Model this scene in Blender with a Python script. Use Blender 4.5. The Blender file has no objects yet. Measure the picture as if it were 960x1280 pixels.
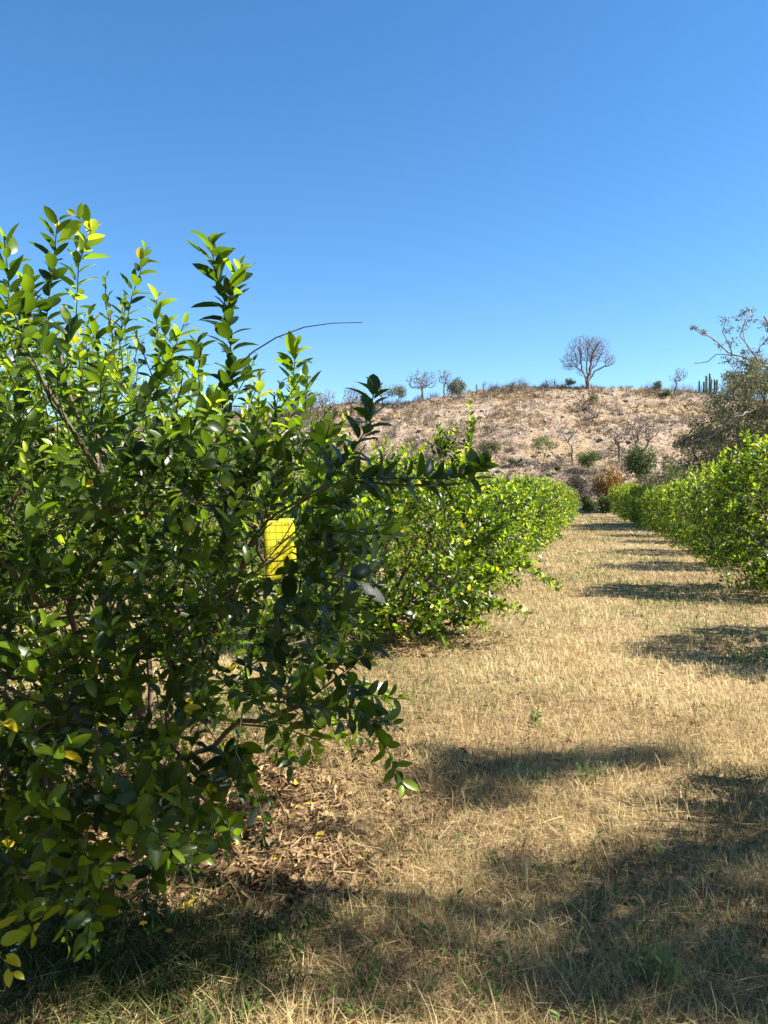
import bpy, math
import numpy as np

rng = np.random.default_rng(7)
PI = math.pi
C = bpy.context.scene.collection

# ------------------------------------------------------------------ frame of the place
# rows of trees run along +Y, +X is to the right of the rows; eye 1.6 m above the grass at the origin
EYE = 1.6
F = 985.0                      # focal length in pixels of the 960 x 1280 photograph
YAW = math.radians(14.7)
PITCH = math.radians(1.05)
CA, SA = math.cos(YAW), math.sin(YAW)
CP, SP = math.cos(PITCH), math.sin(PITCH)
SUN_EL = math.radians(44)
SUN_AZ = math.radians(12)      # from +X towards +Y
SUN = np.array([math.cos(SUN_EL) * math.cos(SUN_AZ), math.cos(SUN_EL) * math.sin(SUN_AZ), math.sin(SUN_EL)])


def lw(L, D, z=0.0):
    """sideways / forward distance from the eye -> world"""
    return np.array([L * CA - D * SA, L * SA + D * CA, z])


def to_ld(x, y):
    return x * CA + y * SA, -x * SA + y * CA


def ray(px, py):
    u, v = (px - 480) / F, (640 - py) / F
    L, D, Z = u, CP + v * SP, v * CP - SP
    return L / D, Z / D          # per metre forward


def at(px, py, d):
    l, z = ray(px, py)
    return lw(l * d, d, EYE + z * d)


def pix(P):
    """world points -> photo pixels, depth"""
    P = np.atleast_2d(P)
    L, D = to_ld(P[:, 0], P[:, 1])
    Z = P[:, 2] - EYE
    dep = D * CP - Z * SP
    up = D * SP + Z * CP
    return 480 + F * L / dep, 640 - F * up / dep, D


def unit(v):
    return v / np.maximum(np.linalg.norm(v, axis=-1, keepdims=True), 1e-9)


# ------------------------------------------------------------------ noise
_tab = np.random.default_rng(3).random((256, 256))


def vnoise(x, y):
    x = np.asarray(x, float); y = np.asarray(y, float)
    xi, yi = np.floor(x).astype(int), np.floor(y).astype(int)
    fx, fy = x - xi, y - yi
    fx = fx * fx * (3 - 2 * fx); fy = fy * fy * (3 - 2 * fy)
    a = _tab[xi % 256, yi % 256]; b = _tab[(xi + 1) % 256, yi % 256]
    c = _tab[xi % 256, (yi + 1) % 256]; d = _tab[(xi + 1) % 256, (yi + 1) % 256]
    return (a * (1 - fx) + b * fx) * (1 - fy) + (c * (1 - fx) + d * fx) * fy


def ground_z(x, y):
    x = np.asarray(x, float); y = np.asarray(y, float)
    r = np.hypot(x, y)
    k = np.clip(1 - r / 60, 0, 1)
    return k * (0.07 * (vnoise(x * 0.45 + 9, y * 0.45) - 0.5) + 0.035 * (vnoise(x * 1.7, y * 1.7 + 4) - 0.5))


_CPX = [-1400, -900, -200, 0, 200, 300, 380, 480, 540, 600, 680, 740, 800, 860, 960, 1200, 1700, 2400]
_CPY = [615, 590, 556, 540, 524, 518, 513, 506, 497, 490, 484, 483, 487, 492, 500, 520, 570, 615]


def hill_z(x, y):
    x = np.asarray(x, float); y = np.asarray(y, float)
    L, D = to_ld(x, y)
    Dm = np.maximum(D, 20)
    px = 480 + F * L / Dm
    hc = EYE + (622 - np.interp(px, _CPX, _CPY)) / F * 135
    t = (D - 79) / 56
    t1 = np.clip(t, 0, 1)
    f = t1 * (1.22 - 0.22 * t1)
    f = np.where(t > 1, np.clip(1 - 0.10 * (t - 1) - 0.05 * (t - 1) ** 2, 0, 1), f)
    h = hc * f
    k = np.clip(t * 2.5, 0, 1)
    b = 1.5 * (vnoise(x * .07, y * .07) - .5) + 0.9 * (vnoise(x * .22 + 31, y * .22) - .5) + 0.55 * (vnoise(x * .7, y * .7 + 17) - .5)
    b = b + .8 * (vnoise(x * .42 + 7, y * .42 + 3) - .5) + .42 * (vnoise(x * 1.5, y * 1.5 + 71) - .5)
    b = b * np.where(t > .8, .5, 1)
    return np.where(D < 79, -0.6 + (D - 79) * .05, -0.6 + np.clip((D - 79) / 3, 0, 1) * .6 + h + k * b)


def on_ground(px, py):
    l, z = ray(px, py)
    d = EYE / max(-z, 1e-4)
    p = lw(l * d, d)
    p[2] = ground_z(p[0], p[1])
    return p


def on_hill(px, py):
    l, z = ray(px, py)
    ds = np.arange(60, 240, 0.2)
    P = np.array([lw(l * d, d, EYE + z * d) for d in ds])
    h = np.maximum(hill_z(P[:, 0], P[:, 1]), 0)
    hit = np.nonzero(P[:, 2] <= h)[0]
    i = hit[0] if len(hit) else int(np.argmin(P[:, 2] - h))
    p = P[i].copy(); p[2] = h[i]
    return p, ds[i]


# ------------------------------------------------------------------ objects
def tag(o, label=None, cat=None, group=None, kind=None):
    if label: o['label'] = label
    if cat: o['category'] = cat
    if group: o['group'] = group
    if kind: o['kind'] = kind
    return o


def empty(name, loc, label, cat, group=None):
    o = bpy.data.objects.new(name, None)
    o.empty_display_size = 0.2
    o.location = [float(v) for v in loc]
    C.objects.link(o)
    return tag(o, label, cat, group)


class Geo:
    """gathers vertices, polygons and a per-vertex tone; links them as ONE mesh object"""
    def __init__(s):
        s.v, s.f, s.t, s.n = [], [], [], 0

    def add(s, v, faces, tone):
        v = np.asarray(v, float).reshape(-1, 3)
        tone = np.broadcast_to(np.asarray(tone, float), (len(v),))
        s.v.append(v); s.t.append(tone)
        for f in faces:
            s.f.append(np.asarray(f, np.int64) + s.n)
        s.n += len(v)

    def build(s, name, mat, parent=None, origin=(0, 0, 0), smooth=True):
        v = np.concatenate(s.v) - np.asarray(origin, float) if s.v else np.zeros((0, 3))
        tone = np.concatenate(s.t)
        me = bpy.data.meshes.new(name)
        me.vertices.add(len(v)); me.vertices.foreach_set('co', v.astype(np.float32).ravel())
        nl = sum(f.size for f in s.f); npoly = sum(len(f) for f in s.f)
        loops = np.concatenate([f.ravel() for f in s.f]).astype(np.int32)
        tot = np.concatenate([np.full(len(f), f.shape[1]) for f in s.f]).astype(np.int32)
        st = np.concatenate([[0], np.cumsum(tot)[:-1]]).astype(np.int32)
        me.loops.add(nl); me.loops.foreach_set('vertex_index', loops)
        me.polygons.add(npoly); me.polygons.foreach_set('loop_start', st)
        try:
            me.polygons.foreach_set('loop_total', tot)
        except Exception:
            pass
        me.polygons.foreach_set('use_smooth', np.full(npoly, smooth))
        a = me.attributes.new('tone', 'FLOAT', 'POINT'); a.data.foreach_set('value', tone.astype(np.float32))
        me.update(calc_edges=True); me.validate()
        me.materials.append(mat)
        o = bpy.data.objects.new(name, me)
        if name in ('crown', 'foliage'): o.shadow_terminator_geometry_offset = .2
        C.objects.link(o)
        if parent is not None:
            o.parent = parent
        else:
            o.location = [float(q) for q in origin]
        return o


# ------------------------------------------------------------------ materials
def mat_new(name):
    m = bpy.data.materials.new(name); m.use_nodes = True
    nt = m.node_tree; nt.nodes.clear()
    return m, nt, nt.nodes.new('ShaderNodeOutputMaterial')


def ramp(nt, stops, src):
    r = nt.nodes.new('ShaderNodeValToRGB')
    el = r.color_ramp.elements
    while len(el) < len(stops): el.new(0.5)
    for e, (p, c) in zip(el, stops):
        e.position = p; e.color = (*c, 1)
    nt.links.new(src, r.inputs[0])
    return r.outputs[0]


def tone_node(nt):
    a = nt.nodes.new('ShaderNodeAttribute'); a.attribute_name = 'tone'
    return a.outputs['Fac']


def noise(nt, scale, detail=5, rough=.6, vec=None):
    n = nt.nodes.new('ShaderNodeTexNoise')
    n.inputs['Scale'].default_value = scale; n.inputs['Detail'].default_value = detail
    n.inputs['Roughness'].default_value = rough
    if vec is None:
        g = nt.nodes.new('ShaderNodeNewGeometry'); vec = g.outputs['Position']
    nt.links.new(vec, n.inputs['Vector'])
    return n.outputs['Fac']


def mixc(nt, fac, a, b, mode='MIX'):
    m = nt.nodes.new('ShaderNodeMix'); m.data_type = 'RGBA'; m.blend_type = mode
    for s, i in ((fac, 0), (a, 6), (b, 7)):
        if hasattr(s, 'links'): nt.links.new(s, m.inputs[i])
        elif i == 0: m.inputs[0].default_value = s
        else: m.inputs[i].default_value = (*s, 1)
    return m.outputs[2]


def leaf_mat(name, stops, trans_stops, trans=.35, rough=.38, spec=.5, under=(.10, .15, .05)):
    m, nt, out = mat_new(name)
    t = tone_node(nt)
    col = ramp(nt, stops, t)
    g = nt.nodes.new('ShaderNodeNewGeometry')
    n = noise(nt, 22, 2)
    col = mixc(nt, .35, col, mixc(nt, n, (.35, .35, .35), (1.55, 1.5, 1.4)), 'MULTIPLY')
    col2 = mixc(nt, .4, col, under)
    cc = mixc(nt, g.outputs['Backfacing'], col, col2)
    p = nt.nodes.new('ShaderNodeBsdfPrincipled')
    p.inputs['Roughness'].default_value = rough
    p.inputs['Specular IOR Level'].default_value = spec
    nt.links.new(cc, p.inputs['Base Color'])
    tr = nt.nodes.new('ShaderNodeBsdfTranslucent')
    nt.links.new(ramp(nt, trans_stops, t), tr.inputs['Color'])
    mx = nt.nodes.new('ShaderNodeMixShader'); mx.inputs[0].default_value = trans
    nt.links.new(p.outputs[0], mx.inputs[1]); nt.links.new(tr.outputs[0], mx.inputs[2])
    nt.links.new(mx.outputs[0], out.inputs[0])
    return m


def simple_mat(name, stops, rough=.9, nscale=0, spec=.2, bump=0, trans=0):
    m, nt, out = mat_new(name)
    t = tone_node(nt)
    col = ramp(nt, stops, t)
    p = nt.nodes.new('ShaderNodeBsdfPrincipled')
    p.inputs['Roughness'].default_value = rough
    p.inputs['Specular IOR Level'].default_value = spec
    if nscale:
        n = noise(nt, nscale, 6)
        col = mixc(nt, .7, col, mixc(nt, n, (.35, .33, .3), (1.6, 1.6, 1.6)), 'MULTIPLY')
        if bump:
            b = nt.nodes.new('ShaderNodeBump'); b.inputs['Strength'].default_value = bump
            b.inputs['Distance'].default_value = .02
            nt.links.new(n, b.inputs['Height']); nt.links.new(b.outputs[0], p.inputs['Normal'])
    nt.links.new(col, p.inputs['Base Color'])
    if trans:
        tr = nt.nodes.new('ShaderNodeBsdfTranslucent'); nt.links.new(col, tr.inputs['Color'])
        mx = nt.nodes.new('ShaderNodeMixShader'); mx.inputs[0].default_value = trans
        nt.links.new(p.outputs[0], mx.inputs[1]); nt.links.new(tr.outputs[0], mx.inputs[2])
        nt.links.new(mx.outputs[0], out.inputs[0])
    else:
        nt.links.new(p.outputs[0], out.inputs[0])
    return m


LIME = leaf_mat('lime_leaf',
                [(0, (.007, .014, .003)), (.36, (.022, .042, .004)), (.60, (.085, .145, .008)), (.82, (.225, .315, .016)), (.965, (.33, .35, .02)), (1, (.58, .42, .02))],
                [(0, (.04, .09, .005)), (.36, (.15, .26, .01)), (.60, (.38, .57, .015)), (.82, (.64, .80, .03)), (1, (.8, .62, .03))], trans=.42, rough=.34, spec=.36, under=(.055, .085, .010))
ACACIA = leaf_mat('acacia_leaf', [(0, (.045, .048, .022)), (.5, (.115, .115, .058)), (1, (.235, .225, .13))],
                  [(0, (.1, .13, .05)), (1, (.25, .27, .1))], trans=.2, rough=.7, spec=.15, under=(.13, .13, .08))
BUSH = leaf_mat('bush_leaf', [(0, (.02, .042, .014)), (.5, (.05, .085, .025)), (1, (.12, .15, .05))],
                [(0, (.08, .13, .03)), (1, (.25, .3, .08))], trans=.2, rough=.7, spec=.15)
GREYBUSH = leaf_mat('grey_scrub_leaf', [(0, (.055, .045, .035)), (.5, (.13, .105, .085)), (1, (.24, .20, .165))],
                    [(0, (.1, .09, .07)), (1, (.25, .2, .16))], trans=.1, rough=.9, spec=.1, under=(.2, .17, .14))
ORANGEBUSH = leaf_mat('dry_shrub_leaf', [(0, (.16, .09, .025)), (.5, (.30, .18, .05)), (1, (.42, .28, .09))],
                      [(0, (.2, .12, .03)), (1, (.4, .26, .08))], trans=.15, rough=.9, spec=.1, under=(.3, .2, .06))
WOOD = simple_mat('lime_bark', [(0, (.075, .052, .036)), (.5, (.15, .105, .075)), (1, (.06, .085, .02))], .85, 45, .2, .5)
TWIG = simple_mat('dry_twig_bark', [(0, (.10, .065, .04)), (.6, (.30, .21, .12))], .9, 25, .1, .3)
DEADWOOD = simple_mat('grey_bark', [(0, (.12, .09, .072)), (1, (.24, .195, .165))], .9, 6, .15, .3)
PALEWOOD = simple_mat('pale_bark', [(0, (.17, .145, .12)), (1, (.32, .285, .25))], .9, 6, .15, .3)
STRAW = simple_mat('dry_grass_blade', [(0, (.10, .064, .036)), (.3, (.28, .19, .095)), (.6, (.57, .43, .20)), (.86, (.77, .62, .33)), (.90, (.17, .20, .05)), (1, (.10, .16, .03))], .75, 0, .2, trans=.28)
GREEN = simple_mat('green_blade', [(0, (.03, .05, .012)), (.6, (.075, .115, .02)), (1, (.16, .20, .04))], .6, 0, .25, trans=.3)
WEED = leaf_mat('weed_leaf', [(0, (.035, .065, .012)), (.6, (.095, .145, .03)), (1, (.22, .27, .08))],
                [(0, (.1, .2, .05)), (1, (.3, .42, .14))], trans=.3, rough=.6, spec=.2)
LITTER = simple_mat('fallen_leaf', [(0, (.08, .045, .025)), (.4, (.22, .13, .065)), (.75, (.38, .245, .125)), (.94, (.50, .36, .2)), (1, (.62, .42, .03))], .7, 20, .25, trans=.12)
HILLSTRAW = simple_mat('hill_grass_blade', [(0, (.09, .06, .035)), (.5, (.30, .21, .105)), (1, (.50, .39, .23))], .8, 0, .15, trans=.15)
ROCK = simple_mat('pale_rock', [(0, (.16, .13, .10)), (1, (.37, .31, .25))], .95, 3, .1, .4)
FRUIT = simple_mat('lime_fruit', [(0, (.10, .20, .02)), (1, (.22, .32, .04))], .35, 60, .5)
PETAL = simple_mat('white_petal', [(0, (.75, .75, .68)), (1, (.8, .8, .75))], .5)
ORANGE_PETAL = simple_mat('orange_petal', [(0, (.75, .30, .02)), (1, (.8, .4, .03))], .5)
CACTUS = simple_mat('cactus_skin', [(0, (.05, .085, .05)), (1, (.10, .14, .085))], .8, 4, .2)
DARK = simple_mat('dark_insect', [(0, (.015, .012, .01)), (1, (.03, .025, .02))], .6)


# ------------------------------------------------------------------ plant building blocks
def leaf_geo(geo, P, d, nrm, length, width, tone, stations=3, fold=.35, curl=.25, tip=True):
    """folded, curled leaf blades, all in one sweep"""
    P = np.asarray(P, float); n = len(P)
    if n == 0: return
    d = unit(d); side = unit(np.cross(d, nrm)); nrm = np.cross(side, d)
    length = np.broadcast_to(length, (n,)); width = np.broadcast_to(width, (n,))
    fold = np.broadcast_to(fold, (n,)); curl = np.broadcast_to(curl, (n,)); tone = np.broadcast_to(tone, (n,))
    if stations == 1: ss = [.45]
    elif stations == 2: ss = [.28, .68]
    elif stations == 3: ss = [.2, .48, .78]
    else: ss = [.13, .33, .58, .82]
    m = 2 + 3 * len(ss)
    V = np.zeros((n, m, 3))
    V[:, 0] = P

    def mid(s):
        return P + d * (length * (s - .12 * curl * s * s))[:, None] - nrm * (length * curl * s * s)[:, None]
    for i, s in enumerate(ss):
        w = (4 * s * (1 - s)) ** .72 * .5 * (1.16 - .32 * s)
        a = mid(s)
        off = side * (width * w * np.cos(fold))[:, None]
        up = nrm * (width * w * np.sin(fold))[:, None]
        V[:, 1 + 3 * i] = a - off + up
        V[:, 2 + 3 * i] = a
        V[:, 3 + 3 * i] = a + off + up
    V[:, m - 1] = mid(1.0)
    tris, quads = [(0, 2, 1), (0, 3, 2)], []
    for i in range(len(ss) - 1):
        a, b = 1 + 3 * i, 4 + 3 * i
        quads += [(a, a + 1, b + 1, b), (a + 1, a + 2, b + 2, b + 1)]
    a = 1 + 3 * (len(ss) - 1)
    tris += [(a, a + 1, m - 1), (a + 1, a + 2, m - 1)]
    base = (np.arange(n) * m)[:, None, None]
    fs = [(base + np.array(tris)[None]).reshape(-1, 3)]
    if quads: fs.append((base + np.array(quads)[None]).reshape(-1, 4))
    tt = np.repeat(tone[:, None], m, 1); tt[:, [0] + [2 + 3 * i for i in range(len(ss))]] += .05
    geo.add(V.reshape(-1, 3), fs, np.where(tt < .97, np.minimum(tt, .95), tt).ravel())


class Wood:
    """nodes with parents: limbs, branches and shoots that grow towards targets"""
    def __init__(s, base, direction=(0, 0, 1)):
        s.p = [np.asarray(base, float)]; s.par = [-1]; s.dir = [unit(np.asarray(direction, float))]; s.len = [0.0]; s.rmin = [0.0]

    def node(s, p, par, rmin=0.0):
        p = np.asarray(p, float)
        s.p.append(p); s.par.append(par); v = p - s.p[par]
        s.dir.append(unit(v)); s.len.append(s.len[par] + float(np.linalg.norm(v))); s.rmin.append(rmin)
        return len(s.p) - 1

    def line(s, par, pts, step=.15, jit=.0, rmin=0.0):
        ids = []
        for q in pts:
            q = np.asarray(q, float); a = s.p[par]
            k = max(1, int(np.linalg.norm(q - a) / step))
            for i in range(1, k + 1):
                pp = a + (q - a) * i / k
                if i < k: pp = pp + rng.normal(0, jit, 3)
                par = s.node(pp, par, rmin); ids.append(par)
        return ids

    def curve(s, par, q, step=.15, bend=.4, jit=.01, rmin=0.0, lift=None):
        a = s.p[par]; q = np.asarray(q, float); dist = float(np.linalg.norm(q - a))
        c = a + (s.dir[par] if lift is None else unit(np.asarray(lift, float))) * dist * bend
        k = max(1, int(dist / step + .5)); ids = []
        for i in range(1, k + 1):
            t = i / k
            pp = (1 - t) ** 2 * a + 2 * t * (1 - t) * c + t * t * q
            if i < k: pp = pp + rng.normal(0, jit, 3)
            par = s.node(pp, par, rmin); ids.append(par)
        return ids

    def reach(s, targets, step=.15, w=.35, bend=.4, jit=.01, origin=None, tip_only_from=0):
        """connect each target to the wood already there, nearest to the base first"""
        o = s.p[0] if origin is None else np.asarray(origin, float)
        order = np.argsort([np.linalg.norm(t - o) for t in targets])
        ends = np.zeros(len(targets), int)
        for k in order:
            t = targets[k]
            A = np.array(s.p[tip_only_from:]); Ln = np.array(s.len[tip_only_from:])
            v = t - A; dist = np.linalg.norm(v, axis=1)
            cosang = np.einsum('ij,ij->i', v, np.array(s.dir[tip_only_from:])) / np.maximum(dist, 1e-6)
            cost = dist * (1.25 - .35 * cosang) + w * Ln * .25
            j = int(np.argmin(cost)) + tip_only_from
            ends[k] = s.curve(j, t, step, bend, jit)[-1] if dist[j - tip_only_from] > 1e-3 else j
        return ends

    def radii(s, tip, expo=2.4, rmax=1.0):
        n = len(s.p); r = np.zeros(n); acc = np.zeros(n)
        for i in range(n - 1, -1, -1):
            r[i] = min(max(acc[i] ** (1 / expo) if acc[i] > 0 else tip, s.rmin[i], tip), rmax)
            if s.par[i] >= 0: acc[s.par[i]] += r[i] ** expo
        return r

    def mesh(s, geo, tip, expo=2.4, k=6, rmax=1.0, tone=None, r=None):
        P = np.array(s.p); par = np.array(s.par); n = len(P)
        if r is None: r = s.radii(tip, expo, rmax)
        D = np.array(s.dir)
        main = np.full(n, -1)
        for i in range(1, n):
            m = main[par[i]]
            if m < 0 or r[i] > r[m]: main[par[i]] = i
        # smooth ring direction
        Dr = D.copy()
        has = main >= 0
        Dr[has] = unit(D[has] + D[main[has]])
        ref = np.array([.83, .47, .12])
        U = np.cross(Dr, ref); bad = np.linalg.norm(U, axis=1) < .05
        U[bad] = np.cross(Dr[bad], [0, 1, 0]); U = unit(U); W = np.cross(Dr, U)
        ang = np.arange(k) * 2 * PI / k
        ca, sa = np.cos(ang), np.sin(ang)

        def ring(idx, rad):
            return P[idx][:, None] + (U[idx][:, None] * ca[None, :, None] + W[idx][:, None] * sa[None, :, None]) * rad[:, None, None]
        rings = ring(np.arange(n), r)
        start = np.zeros(n, int)
        start[1:] = par[1:]
        sidei = np.array([i for i in range(1, n) if main[par[i]] != i], int)
        V = [rings.reshape(-1, 3)]
        tn = np.full(n, .5) if tone is None else np.asarray(tone)
        T = [np.repeat(tn, k)]
        if len(sidei):
            V.append(ring(par[sidei], np.minimum(r[sidei] * 1.15, r[par[sidei]])).reshape(-1, 3))
            T.append(np.repeat(tn[sidei], k))
            start[sidei] = n + np.arange(len(sidei))
        idx = np.arange(1, n)
        a = start[idx] * k; b = idx * k
        q = np.stack([np.stack([a + j, a + (j + 1) % k, b + (j + 1) % k, b + j], 1) for j in range(k)], 1).reshape(-1, 4)
        geo.add(np.concatenate(V), [q], np.concatenate(T))
        return r


def shoot_leaves(base, tip, n, L, young=.5, droop=.0, start=.12, tone0=None, sag=0.0):
    """leaf frames set in a spiral on a shoot; returns arrays"""
    base = np.asarray(base, float); tip = np.asarray(tip, float)
    ax = tip - base; ln = np.linalg.norm(ax); ax = ax / max(ln, 1e-6)
    t = np.linspace(start, 1, n)
    ref = np.array([0, 0, 1.0]) if abs(ax[2]) < .9 else np.array([1.0, 0, 0])
    u = unit(np.cross(ax, ref)); w = np.cross(ax, u)
    phi = rng.random() * 6.28 + np.arange(n) * 2.4 + rng.normal(0, .35, n)
    rad = u[None] * np.cos(phi)[:, None] + w[None] * np.sin(phi)[:, None]
    up = np.array([0, 0, 1.0])
    fw = .45 + .75 * t ** 3
    d = unit(ax[None] * fw[:, None] + rad * .9 + up * (.22 - droop) + rng.normal(0, .16, (n, 3)))
    nrm = ax[None] * .55 + up * .6 + rng.normal(0, .3, (n, 3)) - d * .0
    P = base + ax[None] * (t * ln)[:, None] + rad * .004 - up * sag * (t ** 2)[:, None]
    lens = L * (1 - .45 * np.maximum(t - .72, 0) / .28) * rng.uniform(.58, 1.14, n)
    tone = np.clip((rng.beta(1.0, 1.25, n) * .80 if tone0 is None else tone0 + rng.normal(0, .08, n)) + young * .42 * np.maximum(t - .5, 0) * 2, 0, .93)
    yel = rng.random(n) < .006
    tone = np.where(yel, .985, tone)
    return P, d, nrm, lens, tone


def ellip_pts(n, c, r, shell=.5, zmin=None, cut=None):
    """points in an ellipsoid, more of them near its skin"""
    out = []
    while len(out) < n:
        v = unit(rng.normal(size=3)); q = (rng.random() ** (1 / 3)) * (1 - shell) + shell * rng.random() ** .25
        p = np.asarray(c) + v * q * np.asarray(r)
        if zmin is not None and p[2] < zmin: continue
        if cut is not None and cut(p): continue
        out.append(p)
    return np.array(out)


def copy_tree(root, name=None):
    c = root.copy(); C.objects.link(c)
    for ch in list(root.children):
        d = ch.copy(); C.objects.link(d); d.parent = c
    return c


# ------------------------------------------------------------------ ground and hill
def build_ground():
    m, nt, out = mat_new('dry_ground')
    g = nt.nodes.new('ShaderNodeNewGeometry')
    a = noise(nt, .55, 6, .62); b = noise(nt, 9, 8, .7); c = noise(nt, 60, 6, .7)
    col = ramp(nt, [(.30, (.11, .075, .04)), (.50, (.23, .16, .085)), (.70, (.36, .265, .14))], b)
    col = mixc(nt, ramp(nt, [(.52, (0, 0, 0)), (.72, (.5, .5, .5))], a), col, (.15, .17, .06))
    col = mixc(nt, .8, col, ramp(nt, [(.3, (.45, .42, .38)), (.7, (1.35, 1.35, 1.3))], c), 'MULTIPLY')
    p = nt.nodes.new('ShaderNodeBsdfPrincipled'); p.inputs['Roughness'].default_value = .95
    p.inputs['Specular IOR Level'].default_value = .1
    nt.links.new(col, p.inputs['Base Color'])
    bp = nt.nodes.new('ShaderNodeBump'); bp.inputs['Strength'].default_value = .6; bp.inputs['Distance'].default_value = .03
    nt.links.new(b, bp.inputs['Height']); nt.links.new(bp.outputs[0], p.inputs['Normal'])
    nt.links.new(p.outputs[0], out.inputs[0])
    geo = Geo()
    R = np.concatenate([[0.25], np.geomspace(.5, 80, 150), np.geomspace(90, 4000, 24)])
    A = np.linspace(0, 2 * PI, 241)[:-1]
    rr, aa = np.meshgrid(R, A, indexing='ij')
    x, y = rr * np.cos(aa), rr * np.sin(aa)
    V = np.stack([x, y, ground_z(x, y)], -1).reshape(-1, 3)
    n, k = len(R), len(A)
    i, j = np.meshgrid(np.arange(n - 1), np.arange(k), indexing='ij')
    j2 = (j + 1) % k
    q = np.stack([i * k + j, (i + 1) * k + j, (i + 1) * k + j2, i * k + j2], -1).reshape(-1, 4)
    geo.add(V, [q, np.arange(k)[None]], .5)
    o = geo.build('ground', m)
    tag(o, 'flat dry straw coloured orchard floor between the lime rows', 'ground', kind='structure')


def build_hill():
    m, nt, out = mat_new('hill_soil')
    a = noise(nt, .10, 5, .6); b = noise(nt, .8, 7, .68); c = noise(nt, 3.2, 6, .75)
    col = ramp(nt, [(.30, (.15, .112, .08)), (.44, (.255, .19, .137)), (.60, (.385, .295, .215)), (.75, (.48, .395, .305))], b)
    col = mixc(nt, ramp(nt, [(.45, (0, 0, 0)), (.62, (.7, .7, .7))], a), col, (.33, .235, .125))
    col = mixc(nt, .9, col, ramp(nt, [(.36, (.26, .23, .21)), (.48, (.9, .87, .84)), (.64, (1.45, 1.45, 1.45))], c), 'MULTIPLY')
    p = nt.nodes.new('ShaderNodeBsdfPrincipled'); p.inputs['Roughness'].default_value = .95
    p.inputs['Specular IOR Level'].default_value = .1
    nt.links.new(col, p.inputs['Base Color'])
    bp = nt.nodes.new('ShaderNodeBump'); bp.inputs['Strength'].default_value = .9; bp.inputs['Distance'].default_value = .35
    nt.links.new(c, bp.inputs['Height']); nt.links.new(bp.outputs[0], p.inputs['Normal'])
    nt.links.new(p.outputs[0], out.inputs[0])
    geo = Geo()
    D = np.concatenate([np.linspace(70, 150, 230), np.linspace(153, 420, 40)])
    T = np.concatenate([np.linspace(-1.9, -.65, 60)[:-1], np.linspace(-.65, .65, 330), np.linspace(.65, 1.9, 60)[1:]])
    d, t = np.meshgrid(D, T, indexing='ij')
    x = t * d * CA - d * SA; y = t * d * SA + d * CA
    V = np.stack([x, y, hill_z(x, y)], -1).reshape(-1, 3)
    n, k = len(D), len(T)
    i, j = np.meshgrid(np.arange(n - 1), np.arange(k - 1), indexing='ij')
    q = np.stack([i * k + j, i * k + j + 1, (i + 1) * k + j + 1, (i + 1) * k + j], -1).reshape(-1, 4)
    geo.add(V, [q], .5)
    o = geo.build('hill', m)
    tag(o, 'bare stony hillside of pale soil and dry grass rising beyond the orchard', 'hill', kind='structure')


def blades(geo, P, h, w, lean, az, tone, bend=.5):
    """two-piece grass blades"""
    n = len(P)
    dirn = np.stack([np.sin(lean) * np.cos(az), np.sin(lean) * np.sin(az), np.cos(lean)], 1)
    l2 = np.minimum(lean + bend, 1.75)
    dir2 = np.stack([np.sin(l2) * np.cos(az), np.sin(l2) * np.sin(az), np.cos(l2)], 1)
    ph = rng.random(n) * 6.28
    side = np.stack([np.cos(ph), np.sin(ph), rng.normal(0, .2, n)], 1)
    mid = P + dirn * (h * .55)[:, None]; tip = mid + dir2 * (h * .45)[:, None]
    tip[:, 2] = np.maximum(tip[:, 2], P[:, 2] + .006)
    s = side * (w * .5)[:, None]
    V = np.stack([P - s, P + s, mid + s * .8, mid - s * .8, tip], 1)
    b = (np.arange(n) * 5)[:, None]
    geo.add(V.reshape(-1, 3), [b + np.array([[0, 1, 2, 3]]), b + np.array([[3, 2, 4]])], np.repeat(tone, 5))


ROWS = (-2.25, 3.4)
S0, DS = 3.8, 5.1


def under_tree(x, y):
    """1 under a lime crown, 0 in the open"""
    k = np.round((y - S0) / DS); yy = S0 + DS * k
    m = np.zeros_like(x)
    for rx in (-7.9, -2.25, 3.4):
        m = np.maximum(m, np.clip(1.5 - np.hypot(x - rx, y - yy) / 1.25, 0, 1))
    return m


LITC = [(on_ground(300, 1090), .5), (on_ground(375, 1105), .28), (on_ground(220, 1020), .8), (on_ground(320, 1010), .4)]


def litter_mask(x, y):
    m = np.zeros_like(x)
    for c, r in LITC:
        m = np.maximum(m, np.clip(1.6 - 1.25 * np.hypot(x - c[0], y - c[1]) / r, 0, 1))
    return m


GREENC = [(on_ground(120, 1215), .55), (on_ground(230, 1230), .35), (on_ground(60, 1270), .4)]


def green_mask(x, y):
    m = np.zeros_like(x)
    for c, r in GREENC:
        m = np.maximum(m, np.clip(1.7 - 1.2 * np.hypot(x - c[0], y - c[1]) / r, 0, 1))
    return m


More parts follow.
